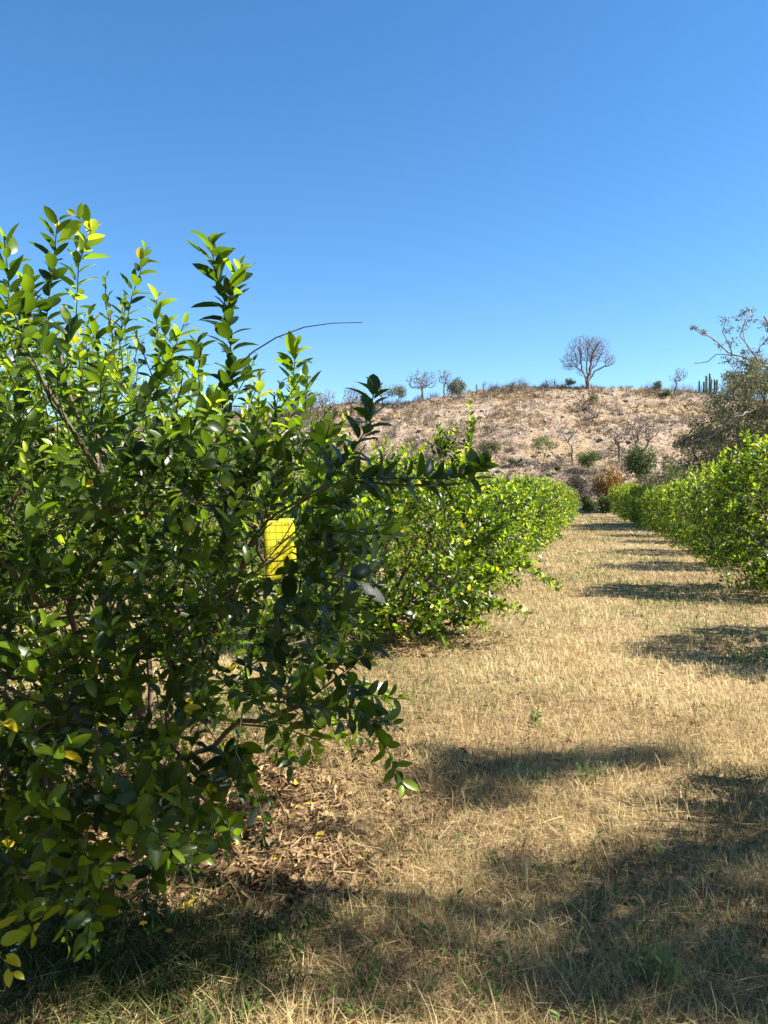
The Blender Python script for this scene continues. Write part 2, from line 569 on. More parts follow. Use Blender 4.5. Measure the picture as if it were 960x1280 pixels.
def build_grass():
    N = 520000
    r = np.exp(rng.uniform(math.log(1.7), math.log(75), N))
    th = rng.uniform(-.72, .72, N)
    L, D = r * np.sin(th), r * np.cos(th)
    x = L * CA - D * SA; y = L * SA + D * CA
    keep = rng.random(N) > np.maximum(0.9 * litter_mask(x, y), .55 * under_tree(x, y)) 
    keep &= rng.random(N) > .75 * green_mask(x, y)
    pat = vnoise(x * .9 + 5, y * .9)
    keep &= rng.random(N) < .5 + .6 * pat - .5 * np.clip(.5 - vnoise(x * 6, y * 6 + 8), 0, .5)
    x, y, r = x[keep], y[keep], r[keep]; n = len(x)
    P = np.stack([x, y, ground_z(x, y) - .005], 1)
    tuft = vnoise(x * 2.1, y * 2.1 + 50)
    h = rng.uniform(.03, .10, n) * (1 + .7 * np.maximum(tuft - .5, 0)) + np.where(rng.random(n) < .06, .05, 0)
    h *= 1 + .9 * np.clip(vnoise(x * 5.5 + 2, y * 5.5) - .45, 0, 1) * np.clip((9 - r) / 5, 0, 1)
    h *= 1 + .004 * r
    w = np.maximum(.0022, .00085 * r) * rng.uniform(.7, 1.3, n)
    lean = np.abs(rng.normal(.6, .45, n)).clip(0, 1.5)
    patch = vnoise(x * .55 + 70, y * .55 + 20); p2 = vnoise(x * 3.1, y * 3.1 + 9)
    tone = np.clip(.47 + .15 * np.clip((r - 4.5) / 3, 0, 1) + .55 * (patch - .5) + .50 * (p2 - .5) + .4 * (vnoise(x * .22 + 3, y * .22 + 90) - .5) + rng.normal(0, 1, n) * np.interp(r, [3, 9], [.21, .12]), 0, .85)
    tone = np.clip(tone - .16 * np.clip((6.5 - r) / 3, 0, 1), 0, .85)  # straw close to the eye toned browner: deeper foreground shade put into its colour
    gpatch = vnoise(x * .8 + 33, y * .8 + 11)
    isg = rng.random(n) < np.clip((gpatch - .40) * 1.9, .04, .55)
    tone = np.where(isg, rng.uniform(.9, 1, n), tone)
    geo = Geo()
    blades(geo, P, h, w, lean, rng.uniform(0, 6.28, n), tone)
    # taller dry seed stems near the eye
    N2 = 5000
    r2 = np.exp(rng.uniform(math.log(2), math.log(14), N2)); t2 = rng.uniform(-.6, .6, N2)
    L, D = r2 * np.sin(t2), r2 * np.cos(t2)
    x = L * CA - D * SA; y = L * SA + D * CA
    k = rng.random(N2) > np.maximum(litter_mask(x, y), green_mask(x, y)) * .9
    x, y = x[k], y[k]; n = len(x)
    blades(geo, np.stack([x, y, ground_z(x, y)], 1), rng.uniform(.10, .2, n), np.full(n, .0026), np.abs(rng.normal(.45, .35, n)), rng.uniform(0, 6.28, n), rng.uniform(.4, .8, n), .3)
    # straw lying flat
    N3 = 26000
    r2 = np.exp(rng.uniform(math.log(1.8), math.log(9), N3)); t2 = rng.uniform(-.65, .65, N3)
    L, D = r2 * np.sin(t2), r2 * np.cos(t2)
    x = L * CA - D * SA; y = L * SA + D * CA
    blades(geo, np.stack([x, y, ground_z(x, y) + rng.uniform(.01, .05, N3)], 1), rng.uniform(.07, .22, N3), np.full(N3, .0028), rng.uniform(1.3, 1.6, N3), rng.uniform(0, 6.28, N3), rng.uniform(.1, .75, N3), .05)
    tag(geo.build('dry_grass', STRAW, smooth=False), 'short dry straw grass covering the orchard floor', 'grass', kind='stuff')
    # green blades at the foot of the near tree
    geo = Geo()
    N4 = 5200
    c = np.array([LITC[0][0]] * 0 + [g[0] for g in GREENC]); rr = np.array([g[1] for g in GREENC])
    w_ = rng.integers(0, len(GREENC), N4)
    a = rng.random(N4) * 6.28; q = np.sqrt(rng.random(N4)) * rr[w_] * 1.15
    x = c[w_, 0] + q * np.cos(a); y = c[w_, 1] + q * np.sin(a)
    blades(geo, np.stack([x, y, ground_z(x, y)], 1), rng.uniform(.05, .15, N4), rng.uniform(.003, .006, N4), np.abs(rng.normal(.5, .3, N4)), rng.uniform(0, 6.28, N4), rng.uniform(0, .8, N4), .7)
    tag(geo.build('green_grass', GREEN, smooth=False), 'dark green grass blades at the foot of the nearest lime tree', 'grass', kind='stuff')
    # low broad-leaved ground cover, scattered
    geo = Geo()
    N5 = 1700
    r2 = np.exp(rng.uniform(math.log(2.3), math.log(30), N5)); t2 = rng.uniform(-.6, .6, N5)
    L, D = r2 * np.sin(t2), r2 * np.cos(t2)
    x = L * CA - D * SA; y = L * SA + D * CA
    k = vnoise(x * .6 + 12, y * .6 + 3) > .52
    x, y = x[k], y[k]
    for X, Y in zip(x, y):
        n = int(rng.integers(4, 11)); s = rng.uniform(.014, .04)
        a = rng.random(n) * 6.28; e = rng.uniform(.2, 1.1, n)
        d = np.stack([np.cos(a) * np.cos(e), np.sin(a) * np.cos(e), np.sin(e)], 1)
        P = np.array([X, Y, ground_z(X, Y) + .01]) + d * rng.uniform(0, .05, n)[:, None] + np.array([0, 0, 1]) * rng.uniform(0, .04, n)[:, None]
        leaf_geo(geo, P, d, np.array([0, 0, 1.0]) + rng.normal(0, .3, (n, 3)), s * rng.uniform(.7, 1.3, n), s * .4, np.clip(rng.normal(.45, .2, n), 0, 1), 2)
    tag(geo.build('ground_cover', WEED), 'small green seedlings scattered through the dry grass', 'ground cover', kind='stuff')


def build_litter():
    geo = Geo()
    N = 9000
    pts = []
    for c, r in LITC:
        k = int(N * r * r / 2.0)
        a = rng.random(k) * 6.28; q = np.sqrt(rng.random(k)) * r * 1.15
        pts.append(np.stack([c[0] + q * np.cos(a), c[1] + q * np.sin(a)], 1))
    for rx, yy, k, R in ((-2.25, S0, 3200, 1.6), (-2.25, S0 + DS, 1500, 1.4), (3.4, S0 + DS * 2, 800, 1.4), (-2.25, S0 + 2 * DS, 600, 1.4)):
        a = rng.random(k) * 6.28; q = np.sqrt(rng.random(k)) * R
        pts.append(np.stack([rx + q * np.cos(a), yy + q * np.sin(a)], 1))
    k = 900
    r2 = np.exp(rng.uniform(math.log(2), math.log(8), k)); t2 = rng.uniform(-.6, .4, k)
    L, D = r2 * np.sin(t2), r2 * np.cos(t2)
    pts.append(np.stack([L * CA - D * SA, L * SA + D * CA], 1))
    p = np.concatenate(pts); n = len(p)
    P = np.column_stack([p, ground_z(p[:, 0], p[:, 1]) + rng.uniform(.004, .035, n)])
    a = rng.random(n) * 6.28
    d = np.stack([np.cos(a), np.sin(a), rng.normal(0, .25, n)], 1)
    nr = np.array([0, 0, 1.0]) + rng.normal(0, .45, (n, 3))
    ln = rng.uniform(.03, .075, n)
    tone = np.where(rng.random(n) < .018, .99, np.clip(rng.beta(2, 2, n) * .9, 0, .92))
    leaf_geo(geo, P, d, nr, ln, ln * rng.uniform(.3, .55, n), tone, 3, rng.uniform(.2, 1.15, n), rng.uniform(-.5, .5, n))
    tag(geo.build('fallen_leaves', LITTER), 'brown curled leaves and a few yellow ones lying under the lime trees', 'fallen leaves', kind='stuff')


# ------------------------------------------------------------------ near lime tree
TRAP_D = 2.75
TRAP_C = at(348, 687, TRAP_D)


def in_poly(px, py, poly):
    poly = np.array(poly, float); x1, y1 = poly[:, 0], poly[:, 1]; x2, y2 = np.roll(x1, -1), np.roll(y1, -1)
    c = ((y1 > py) != (y2 > py)) & (px < (x2 - x1) * (py - y1) / (y2 - y1 + 1e-9) + x1)
    return c.sum() % 2 == 1


def near_tree():
    base = np.array([-2.25, S0, 0.0]); base[2] = ground_z(base[0], base[1]) - .03
    root = empty('lime_tree', (base[0], base[1], base[2] + .03), 'large lime tree filling the near left, yellow card hanging in its dark leaves', 'lime tree', 'lime trees of the left row')
    W = Wood(base)
    # stems splitting just above the ground
    stems = []
    for pts in ([(195, 940, 4.2), (165, 860, 4.1), (140, 780, 3.9), (90, 660, 3.7)],
                [(205, 945, 4.25), (222, 800, 4.3), (235, 690, 4.3), (270, 590, 4.4)],
                [(215, 950, 4.2), (260, 800, 3.7), (300, 720, 3.2), (325, 660, 2.9)],
                [(190, 950, 4.4), (120, 880, 4.8), (30, 800, 5.0)],
                [(180, 950, 4.0), (110, 920, 3.5), (60, 900, 3.0), (60, 940, 2.6)],
                [(215, 960, 4.1), (300, 900, 3.6), (380, 880, 3.2)],
                [(205, 940, 4.5), (240, 850, 5.0), (300, 700, 5.3)],
                [(190, 930, 4.2), (185, 780, 4.3), (160, 620, 4.2), (140, 520, 3.9)]):
        stems.append(W.line(0, [at(*p) for p in pts], .14, .012, .012))
    # the pale forked branch in the upper left
    tp = W.line(stems[0][-1], [at(125, 592, 2.55)], .12, .006)
    W.line(tp[-1], [at(95, 545, 2.5), at(45, 462, 2.45), at(20, 430, 2.5)], .12, .006, .006)
    W.line(tp[-1], [at(108, 545, 2.6), at(85, 490, 2.65), at(72, 430, 2.7)], .12, .006, .006)
    W.line(tp[-1], [at(95, 572, 2.5), at(60, 585, 2.45)], .12, .006, .004)
    poly = [(-420, 520), (-200, 470), (-40, 450), (10, 455), (60, 450), (130, 460), (190, 490), (240, 520), (290, 560), (340, 570), (400, 590), (435, 620), (455, 650), (440, 700), (430, 770),
            (420, 800), (440, 850), (455, 900), (440, 925), (390, 920), (350, 950), (300, 965), (270, 1000), (230, 1060), (150, 1100), (60, 1120), (0, 1150), (-300, 1080), (-420, 900)]
    ctr = lw(-1.25, 4.15, 1.25)
    targets, tdir = [], []
    while len(targets) < 2350:
        px, py = rng.uniform(-420, 470), rng.uniform(440, 1160)
        if not in_poly(px, py, poly): continue
        d = rng.uniform(2.05, 6.0)
        P = at(px, py, d)
        L, D = to_ld(P[0], P[1])
        e = ((L + 1.25) / 2.0) ** 2 + ((D - 4.15) / 2.0) ** 2
        if e > 1 or P[2] < .22 or P[2] > 2.75: continue
        
        # the foot of the tree is open: stems and litter show through
        if 790 < py < 1000 and 100 < px < 420 and rng.random() < .4: continue
        if P[2] < .65 and rng.random() < .5: continue
        q = unit(P - ctr)
        dr = q * .9 + np.array([0, 0, .55]) + rng.normal(0, .35, 3)
        if P[2] < .9: dr[2] -= .5
        targets.append(P); tdir.append(unit(dr))
    ends = W.reach(np.array(targets), .13, .35, .35, .012)
    acc = [[], [], [], [], []]

    def put(sl):
        for a, b in zip(acc, sl): a.append(b)
    for e, P, dr in zip(ends, targets, tdir):
        ln = rng.uniform(.16, .36)
        tip = P + dr * ln
        W.curve(int(e), tip, .08, .5, .004, lift=dr)
        px, py, dd = pix(P)
        L = rng.uniform(.045, .08) * (1.12 if P[2] < .8 else 1)
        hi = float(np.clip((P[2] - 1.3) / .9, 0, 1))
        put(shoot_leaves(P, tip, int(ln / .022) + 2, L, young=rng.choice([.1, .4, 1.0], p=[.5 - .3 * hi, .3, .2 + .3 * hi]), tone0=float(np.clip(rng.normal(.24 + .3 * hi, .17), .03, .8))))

    def sprig(p0, p1, n, L_, young=.3, tone0=None, mids=(), droop=0., frm=None, both=False):
        A, B = at(*p0), at(*p1); L = L_ * 1.04; n = int(n * 1.3)
        mm = [at(*m) for m in mids]
        arr = np.array(W.p)
        j = frm if frm is not None else int(np.argmin(np.linalg.norm(arr - A, axis=1) + .1 * np.array(W.len)))
        ids = W.curve(j, A, .1, .3, .006)
        last = ids[-1]
        chain = [A] + mm + [B]
        for q in mm + [B]:
            last = W.line(last, [q], .08, .003)[-1]
        segs = [(a, b, np.linalg.norm(b - a)) for a, b in zip(chain[:-1], chain[1:])]
        tot = sum(s[2] for s in segs)
        for i, (a, b, l_) in enumerate(segs):
            k = max(2, int(round(n * l_ / tot)))
            put(shoot_leaves(a, b, k, L, young if i == len(segs) - 1 else young * .3, droop, .05, tone0))
    # upright sprouts against the sky
    sprig((55, 420, 2.5), (72, 275, 2.45), 22, .085, .15, .18, mids=[(66, 340, 2.5)])
    sprig((95, 400, 2.7), (115, 285, 2.6), 18, .085, .9, .62, mids=[(98, 330, 2.65)])
    sprig((115, 285, 2.6), (95, 270, 2.55), 4, .085, .9, .75)
    sprig((150, 430, 2.8), (182, 312, 2.8), 20, .07, .6, .3, mids=[(165, 370, 2.8)])
    sprig((195, 430, 2.7), (196, 365, 2.7), 10, .07, .8, .5)
    sprig((278, 510, 2.45), (283, 385, 2.4), 26, .09, .2, .16, mids=[(290, 450, 2.45)])
    sprig((283, 385, 2.4), (262, 300, 2.35), 17, .095, .4, .2, mids=[(270, 340, 2.4)])
    sprig((285, 390, 2.4), (303, 330, 2.35), 12, .085, .8, .4)
    sprig((322, 530, 2.9), (325, 470, 2.9), 14, .06, .9, .62)
    sprig((310, 545, 3.0), (312, 480, 3.0), 12, .055, .9, .62)
    sprig((358, 545, 2.6), (370, 432, 2.55), 24, .075, .9, .45, mids=[(365, 490, 2.6)])
    sprig((375, 540, 2.5), (385, 470, 2.5), 12, .075, .5, .4)
    sprig((5, 420, 2.2), (5, 295, 2.15), 18, .085, .7, .4, mids=[(12, 360, 2.2)])
    sprig((25, 430, 2.3), (40, 345, 2.3), 14, .085, .5, .3)
    sprig((60, 450, 2.4), (20, 380, 2.3), 14, .085, .3, .22)
    sprig((130, 470, 2.6), (110, 395, 2.6), 14, .08, .4, .28)
    sprig((200, 480, 2.6), (230, 405, 2.6), 16, .08, .7, .45)
    sprig((235, 500, 2.6), (250, 420, 2.6), 14, .08, .3, .25)
    sprig((215, 470, 2.8), (205, 400, 2.8), 12, .075, .6, .4)
    # the arm that reaches right across the second tree
    arm = W.line(stems[2][-1], [at(345, 642, 2.35), at(400, 610, 2.15), at(440, 601, 2.05), at(500, 607, 1.98), at(560, 606, 1.95), at(590, 603, 1.95)], .08, .002, .004)
    sprig((430, 598, 2.06), (602, 588, 1.95), 34, .072, .1, .2, mids=[(500, 598, 1.98), (560, 598, 1.96)], frm=arm[-14])
    sprig((585, 602, 1.95), (612, 572, 1.93), 7, .07, .5, .4)
    # its rising tip sprig
    sprig((400, 610, 2.2), (468, 482, 2.1), 30, .075, .25, .2, mids=[(440, 565, 2.15), (462, 530, 2.12)])
    sprig((395, 600, 2.3), (412, 532, 2.25), 16, .08, .9, .6)
    sprig((380, 585, 2.4), (300, 560, 2.3), 16, .08, .1, .15)
    sprig((345, 560, 2.5), (420, 545, 2.4), 14, .075, .3, .25)
    # clusters round the card
    sprig((365, 700, 2.45), (450, 690, 2.3), 16, .085, .1, .2, mids=[(410, 690, 2.4)])
    sprig((330, 720, 2.6), (470, 730, 2.3), 20, .085, .0, .15, mids=[(400, 715, 2.4)])
    sprig((390, 660, 2.4), (490, 668, 2.25), 16, .09, .5, .4, mids=[(440, 665, 2.3)])
    sprig((380, 640, 2.5), (440, 620, 2.4), 12, .08, .2, .25)
    sprig((370, 750, 2.6), (450, 770, 2.4), 14, .075, .1, .2)
    # drooping tip at the lower right
    sprig((380, 820, 2.7), (430, 850, 2.6), 12, .07, .1, .2)
    sprig((430, 850, 2.6), (470, 905, 2.5), 14, .075, .1, .18, droop=.3)
    sprig((465, 900, 2.5), (505, 985, 2.42), 18, .07, .9, .42, mids=[(488, 945, 2.46)], droop=.45)
    sprig((420, 830, 2.7), (432, 790, 2.6), 8, .07, .8, .55)
    sprig((330, 900, 2.7), (400, 925, 2.5), 14, .07, .7, .4, droop=.2)
    sprig((300, 930, 2.7), (310, 985, 2.55), 10, .07, .8, .5, droop=.3)
    # low shoots nearest to the eye
    for p0, p1, n, L, y, t in (((120, 985, 2.3), (215, 1060, 1.95), 16, .085, .3, .42), ((150, 1000, 2.2), (200, 990, 2.0), 9, .085, .2, .3), ((60, 1040, 2.3), (150, 1100, 2.0), 15, .075, .5, .45),
                               ((40, 960, 2.1), (90, 930, 1.95), 10, .085, .3, .35), ((20, 1000, 2.1), (70, 1010, 1.95), 10, .08, .3, .35), ((20, 1120, 2.3), (45, 1170, 2.1), 9, .07, .8, .6),
                               ((-30, 1120, 2.2), (15, 1215, 1.95), 12, .065, .9, .72), ((170, 1030, 2.15), (245, 1085, 2.0), 10, .08, .3, .3), ((190, 960, 2.4), (240, 1010, 2.2), 10, .08, .2, .25),
                               ((100, 880, 2.4), (150, 850, 2.2), 10, .085, .3, .3), ((20, 840, 2.1), (60, 780, 2.0), 10, .085, .4, .4), ((130, 640, 2.2), (100, 615, 2.05), 9, .085, .3, .3),
                               ((160, 560, 2.3), (240, 545, 2.15), 12, .09, .1, .15), ((240, 600, 2.3), (300, 570, 2.2), 10, .085, .1, .2), ((60, 720, 2.2), (20, 690, 2.05), 10, .085, .3, .3)):
        sprig(p0, p1, n, L, y, t)
    P, d, nr, ln, tone = [np.concatenate(a) for a in acc]
    # gaps: nothing hangs in front of the card or between the card and the sun
    px, py, dd = pix(P + d * (ln * .5)[:, None])
    cover = (px > 327) & (px < 366) & (py > 640) & (py < 732) & (dd < TRAP_D + .12)
    allow = (py > 690) & (py < 722) & (rng.random(len(P)) < .5) & (dd < 2.6)
    v = P + d * (ln * .5)[:, None] - TRAP_C
    along = v @ SUN; off = np.linalg.norm(v - along[:, None] * SUN, axis=1)
    k = ~(cover & ~allow) & ~((along > 0) & (off < .19)) & (P[:, 2] > .06)
    # and the pale fork stays clear
    fork = (px > 40) & (px < 125) & (py > 470) & (py < 600) & (dd < 2.7)
    k &= ~(fork & (np.abs((px - 45) - (py - 470) * .62) < 16))
    P, d, nr, ln, tone = P[k], d[k], nr[k], ln[k], tone[k]
    n = len(P)
    gt, gc = Geo(), Geo()
    r = W.radii(.0019, 2.35, .075)
    W.mesh(gt, .0019, 2.35, 7, .075, r=r, tone=np.where(r < .0045, .95, np.clip(.1 + r * 30, 0, .5)))
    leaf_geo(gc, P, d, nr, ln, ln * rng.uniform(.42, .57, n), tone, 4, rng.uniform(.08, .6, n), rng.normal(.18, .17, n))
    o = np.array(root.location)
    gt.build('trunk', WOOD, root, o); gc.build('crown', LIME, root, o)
    # long bare runner arching to the right
    V = Wood(at(300, 455, 2.4))
    V.line(0, [at(316, 440, 2.38), at(345, 422, 2.36), at(380, 409, 2.34), at(415, 404, 2.32), at(453, 403, 2.3)], .05, .0015)
    g = Geo(); V.mesh(g, .0016, 2.4, 5, r=np.linspace(.0026, .0012, len(V.p)), tone=np.full(len(V.p), .2))
    for q in ((316, 441, 2.38), (347, 421, 2.36)):
        b = at(*q); leaf_geo(g, b[None], np.array([[.7, .2, -.1]]), np.array([[0, -.3, 1.]]), .022, .012, .9, 2)
    g.build('bare_runner', WOOD, root, o)
    for q, s in (((284, 601, 2.25), .022), ((267, 492, 2.4), .024), ((108, 640, 2.2), .022), ((236, 655, 2.3), .02)):
        g = Geo(); fruit(g, at(*q), s); g.build('lime', FRUIT, root, o)
    for q in ((137, 1094, 1.98), (20, 1188, 1.96), (309, 872, 2.6), (84, 1120, 2.0), (65, 955, 2.0)):
        g = Geo(); b = at(*q)
        for c in range(3):
            cc = b + rng.normal(0, .007, 3)
            k = 5; a = np.arange(k) * 1.257
            dd_ = np.stack([np.cos(a), np.sin(a), np.full(k, .5)], 1) + rng.normal(0, .2, (k, 3))
            leaf_geo(g, np.repeat(cc[None], k, 0), dd_, np.tile([0, 0, 1.], (k, 1)), .006, .0035, .5, 2)
        g.build('blossom', PETAL, root, o)
    return root


def fruit(g, c, s):
    n, k = 7, 10
    V = [c + np.array([0, 0, s * 1.28])]
    for i in range(1, n):
        a = PI * i / n
        rr = s * math.sin(a); zz = s * 1.12 * math.cos(a)
        for j in range(k):
            V.append(c + np.array([rr * math.cos(j * 6.283 / k), rr * math.sin(j * 6.283 / k), zz]))
    V.append(c - np.array([0, 0, s * 1.3]))
    q = [(1 + i * k + j, 1 + i * k + (j + 1) % k, 1 + (i + 1) * k + (j + 1) % k, 1 + (i + 1) * k + j) for i in range(n - 2) for j in range(k)]
    last = len(V) - 1
    t = [(0, 1 + (j + 1) % k, 1 + j) for j in range(k)] + [(last, 1 + (n - 2) * k + j, 1 + (n - 2) * k + (j + 1) % k) for j in range(k)]
    g.add(np.array(V), [np.array(q)[:, ::-1], np.array(t)[:, ::-1]], rng.random())


# ------------------------------------------------------------------ lime trees of the rows
def lime_tree(loc, label, group, nshoot, stations, radius=1.45, height=2.3, extra=(), leaf=.075, young=.5, k=5, sprouts=10):
    """a bushy lime tree: several stems, a crown that reaches nearly to the ground, upright sprouts"""
    root = empty('lime_tree', loc, label, 'lime tree', group)
    W = Wood((0, 0, -.03))
    for i in range(6):
        a = i * 1.05 + rng.normal(0, .25); q = rng.uniform(.35, .6) * radius
        W.curve(0, (q * math.cos(a), q * math.sin(a), rng.uniform(.55, 1.1) * height * .5), .15, .45, .015, rmin=.014)
    hz = height * .5
    lobes = [(rng.uniform(.55, 1.0), rng.normal(0, .5)) for _ in range(9)]

    def cut(p):
        a = math.atan2(p[1], p[0]); q = math.hypot(p[0], p[1]) / radius
        lim = .82 + .16 * math.sin(3 * a + lobes[0][1] * 3 + p[2] * 1.5) + .11 * math.sin(5 * a + lobes[1][1] * 5 + p[2] * 2)
        return q > lim or p[2] < .14 + .25 * max(0, .7 - q)
    T = ellip_pts(nshoot, (0, 0, hz * .98), (radius, radius, hz), .55, cut=cut)
    q = T - np.array([0, 0, hz * .8])
    dr = unit(unit(q) * .9 + np.array([0, 0, .55]) + rng.normal(0, .35, T.shape) - np.array([0, 0, .6]) * (T[:, 2:3] < hz * .6))
    ends = W.reach(T, .18, .3, .35, .012)
    acc = [[], [], [], [], []]
    for e, P, d0 in zip(ends, T, dr):
        ln = rng.uniform(.18, .38)
        tip = P + d0 * ln; tip[2] = max(tip[2], .05)
        W.curve(int(e), tip, .12, .4, .0, lift=d0)
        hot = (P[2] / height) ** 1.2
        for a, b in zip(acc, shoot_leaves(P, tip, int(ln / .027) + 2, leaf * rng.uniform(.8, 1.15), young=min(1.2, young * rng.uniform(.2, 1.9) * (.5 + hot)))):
            a.append(b)
    for i in range(sprouts):
        a = rng.random() * 6.28; qq = radius * math.sqrt(rng.random()) * .75
        b = np.array([qq * math.cos(a), qq * math.sin(a), height * (.95 - .28 * (qq / radius) ** 2) - .15])
        tip = b + np.array([rng.normal(0, .06), rng.normal(0, .06), rng.uniform(.3, .55)])
        j = W.reach(b[None], .15, .3, .3, .01)[0]; W.line(int(j), [tip], .1)
        for A, B in zip(acc, shoot_leaves(b, tip, 18, leaf * .85, young=.8, tone0=rng.uniform(.25, .6))): A.append(B)
    for b, m, tip in extra:
        b, m, tip = np.array(b, float), np.array(m, float), np.array(tip, float)
        j = W.reach(b[None], .15, .3, .3, .01)[0]
        W.line(W.line(int(j), [m], .1)[-1], [tip], .1)
        side = [(b, m), (m, tip)]
        for k_ in range(4):
            u = b + (tip - b) * rng.uniform(.1, .7); v = u + (tip - b) * .3 + rng.normal(0, .12, 3); v[2] = max(v[2], .06); side.append((u, v))
        for u, v in side:
            for A, B in zip(acc, shoot_leaves(u, v, int(np.linalg.norm(v - u) / .02) + 3, leaf * .9, young=.6)): A.append(B)
    P, d, nr, ln, tone = [np.concatenate(a) for a in acc]
    ok = P[:, 2] > .03
    P, d, nr, ln, tone = P[ok], d[ok], nr[ok], ln[ok], tone[ok]
    n = len(P)
    gt, gc = Geo(), Geo()
    r = W.radii(.0025, 2.35, .07)
    W.mesh(gt, .0025, 2.35, k, .07, r=r, tone=np.where(r < .005, .9, np.clip(.1 + r * 30, 0, .5)))
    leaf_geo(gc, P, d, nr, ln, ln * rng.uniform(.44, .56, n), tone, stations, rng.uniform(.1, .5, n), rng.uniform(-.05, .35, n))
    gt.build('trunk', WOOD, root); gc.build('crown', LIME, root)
    return root


ORD = ['first', 'second', 'third', 'fourth', 'fifth', 'sixth', 'seventh', 'eighth', 'ninth', 'tenth', 'eleventh', 'twelfth', 'thirteenth', 'fourteenth']


def rel(px, py, d, base):
    p = at(px, py, d) - np.asarray(base)
    return tuple(p)


def build_rows():
    near_tree()
    LG, RG, FG = 'lime trees of the left row', 'lime trees of the right row', 'lime trees of the row behind on the left'
    b2 = (-2.25, S0 + DS, 0)
    ex2 = [(rel(640, 700, 8.6, b2), rel(660, 715, 8.5, b2), rel(692, 728, 8.5, b2)),
           (rel(600, 740, 8.5, b2), rel(630, 757, 8.4, b2), rel(660, 768, 8.3, b2)),
           (rel(520, 740, 8.6, b2), rel(535, 775, 8.3, b2), rel(560, 806, 8.15, b2)),
           (rel(580, 600, 8.8, b2), rel(588, 560, 8.8, b2), rel(592, 522, 8.8, b2)),
           (rel(550, 600, 8.8, b2), rel(552, 565, 8.8, b2), rel(547, 530, 8.8, b2)),
           (rel(565, 600, 8.9, b2), rel(568, 565, 8.9, b2), rel(569, 528, 8.9, b2)),
           (rel(650, 640, 8.8, b2), rel(662, 615, 8.8, b2), rel(664, 598, 8.8, b2))]
    lime_tree(b2, 'bright green lime tree right behind the tree that holds the yellow card', LG, 1000, 3, 1.5, 2.05, ex2, .098, 1.0, 6, 8)
    b3 = (3.4, S0 + 2 * DS + .4, 0)
    ex3 = [(rel(930, 590, 12.5, b3), rel(934, 560, 12.5, b3), rel(934, 538, 12.5, b3)), (rel(905, 600, 12.6, b3), rel(905, 580, 12.6, b3), rel(906, 562, 12.6, b3)),
           (rel(950, 590, 12.6, b3), rel(955, 570, 12.6, b3), rel(957, 548, 12.6, b3))]
    lime_tree(b3, 'first lime tree of the right row, cut by the right edge of the view', RG, 1050, 2, 1.75, 2.6, ex3, .105, 1.0, 5, 14)
    A = [lime_tree((-2.25, S0 + 2 * DS, 0), 'third lime tree of the left row counted from the one with the yellow card', LG, 700, 2, 1.5, 2.0, (), .105, 1.1, 5, 18),
         lime_tree((3.4, S0 + 3 * DS + .4, 0), 'second lime tree of the right row, counted from the right edge of the view', RG, 740, 2, 1.55, 2.35, (), .105, 1.1, 5, 18),
         lime_tree((-7.9, S0 + 2 * DS, 0), 'lime tree seen through the leaves behind the tree with the yellow card', FG, 560, 2, 1.5, 2.1, (), .105, 1.1, 4, 16)]

    def place(src, x, y, label, group):
        o = copy_tree(A[src])
        s = rng.uniform(.86, 1.14)
        o.location = (x + rng.normal(0, .1), y + rng.normal(0, .12), 0)
        o.rotation_euler = (0, 0, rng.uniform(0, 6.28)); o.scale = (s, s, s * rng.uniform(.88, 1.12) * (1.08 if x > 0 else 1))
        tag(o, label, 'lime tree', group)
        return o
    for i in range(3, 12):
        last = i == 11
        place(i % 3, -2.25, S0 + DS * i, f'{ORD[i]} lime tree of the left row counted from the yellow card' + (', last before the hill' if last else ''), LG)
    for i in range(4, 13):
        last = i == 12
        o = place((i + 1) % 3, 3.4 - (.0 if i < 8 else .12 * (i - 7)), S0 + DS * i + .4, f'{ORD[i - 2]} lime tree of the right row counted from the right edge' + (', last before the hill' if last else ''), RG)
    for i in (3, 4, 5, 6):
        place(i % 3, -7.9, S0 + DS * i, f'{ORD[i - 2]} lime tree of the far left row, glimpsed behind the near crown', FG)
    place(2, -7.9, S0 + DS, 'lime tree at the left edge behind the near crown, in the far left row', FG)
    # two trees of the right row stand beside the frame; their shadows fall across the grass in view
    place(0, 3.4, S0 + DS + .4, 'lime tree whose round shadow lies on the grass at the right edge', RG)
    place(1, 3.4, S0 + .4, 'lime tree whose shadow darkens the lower right corner of the grass', RG)


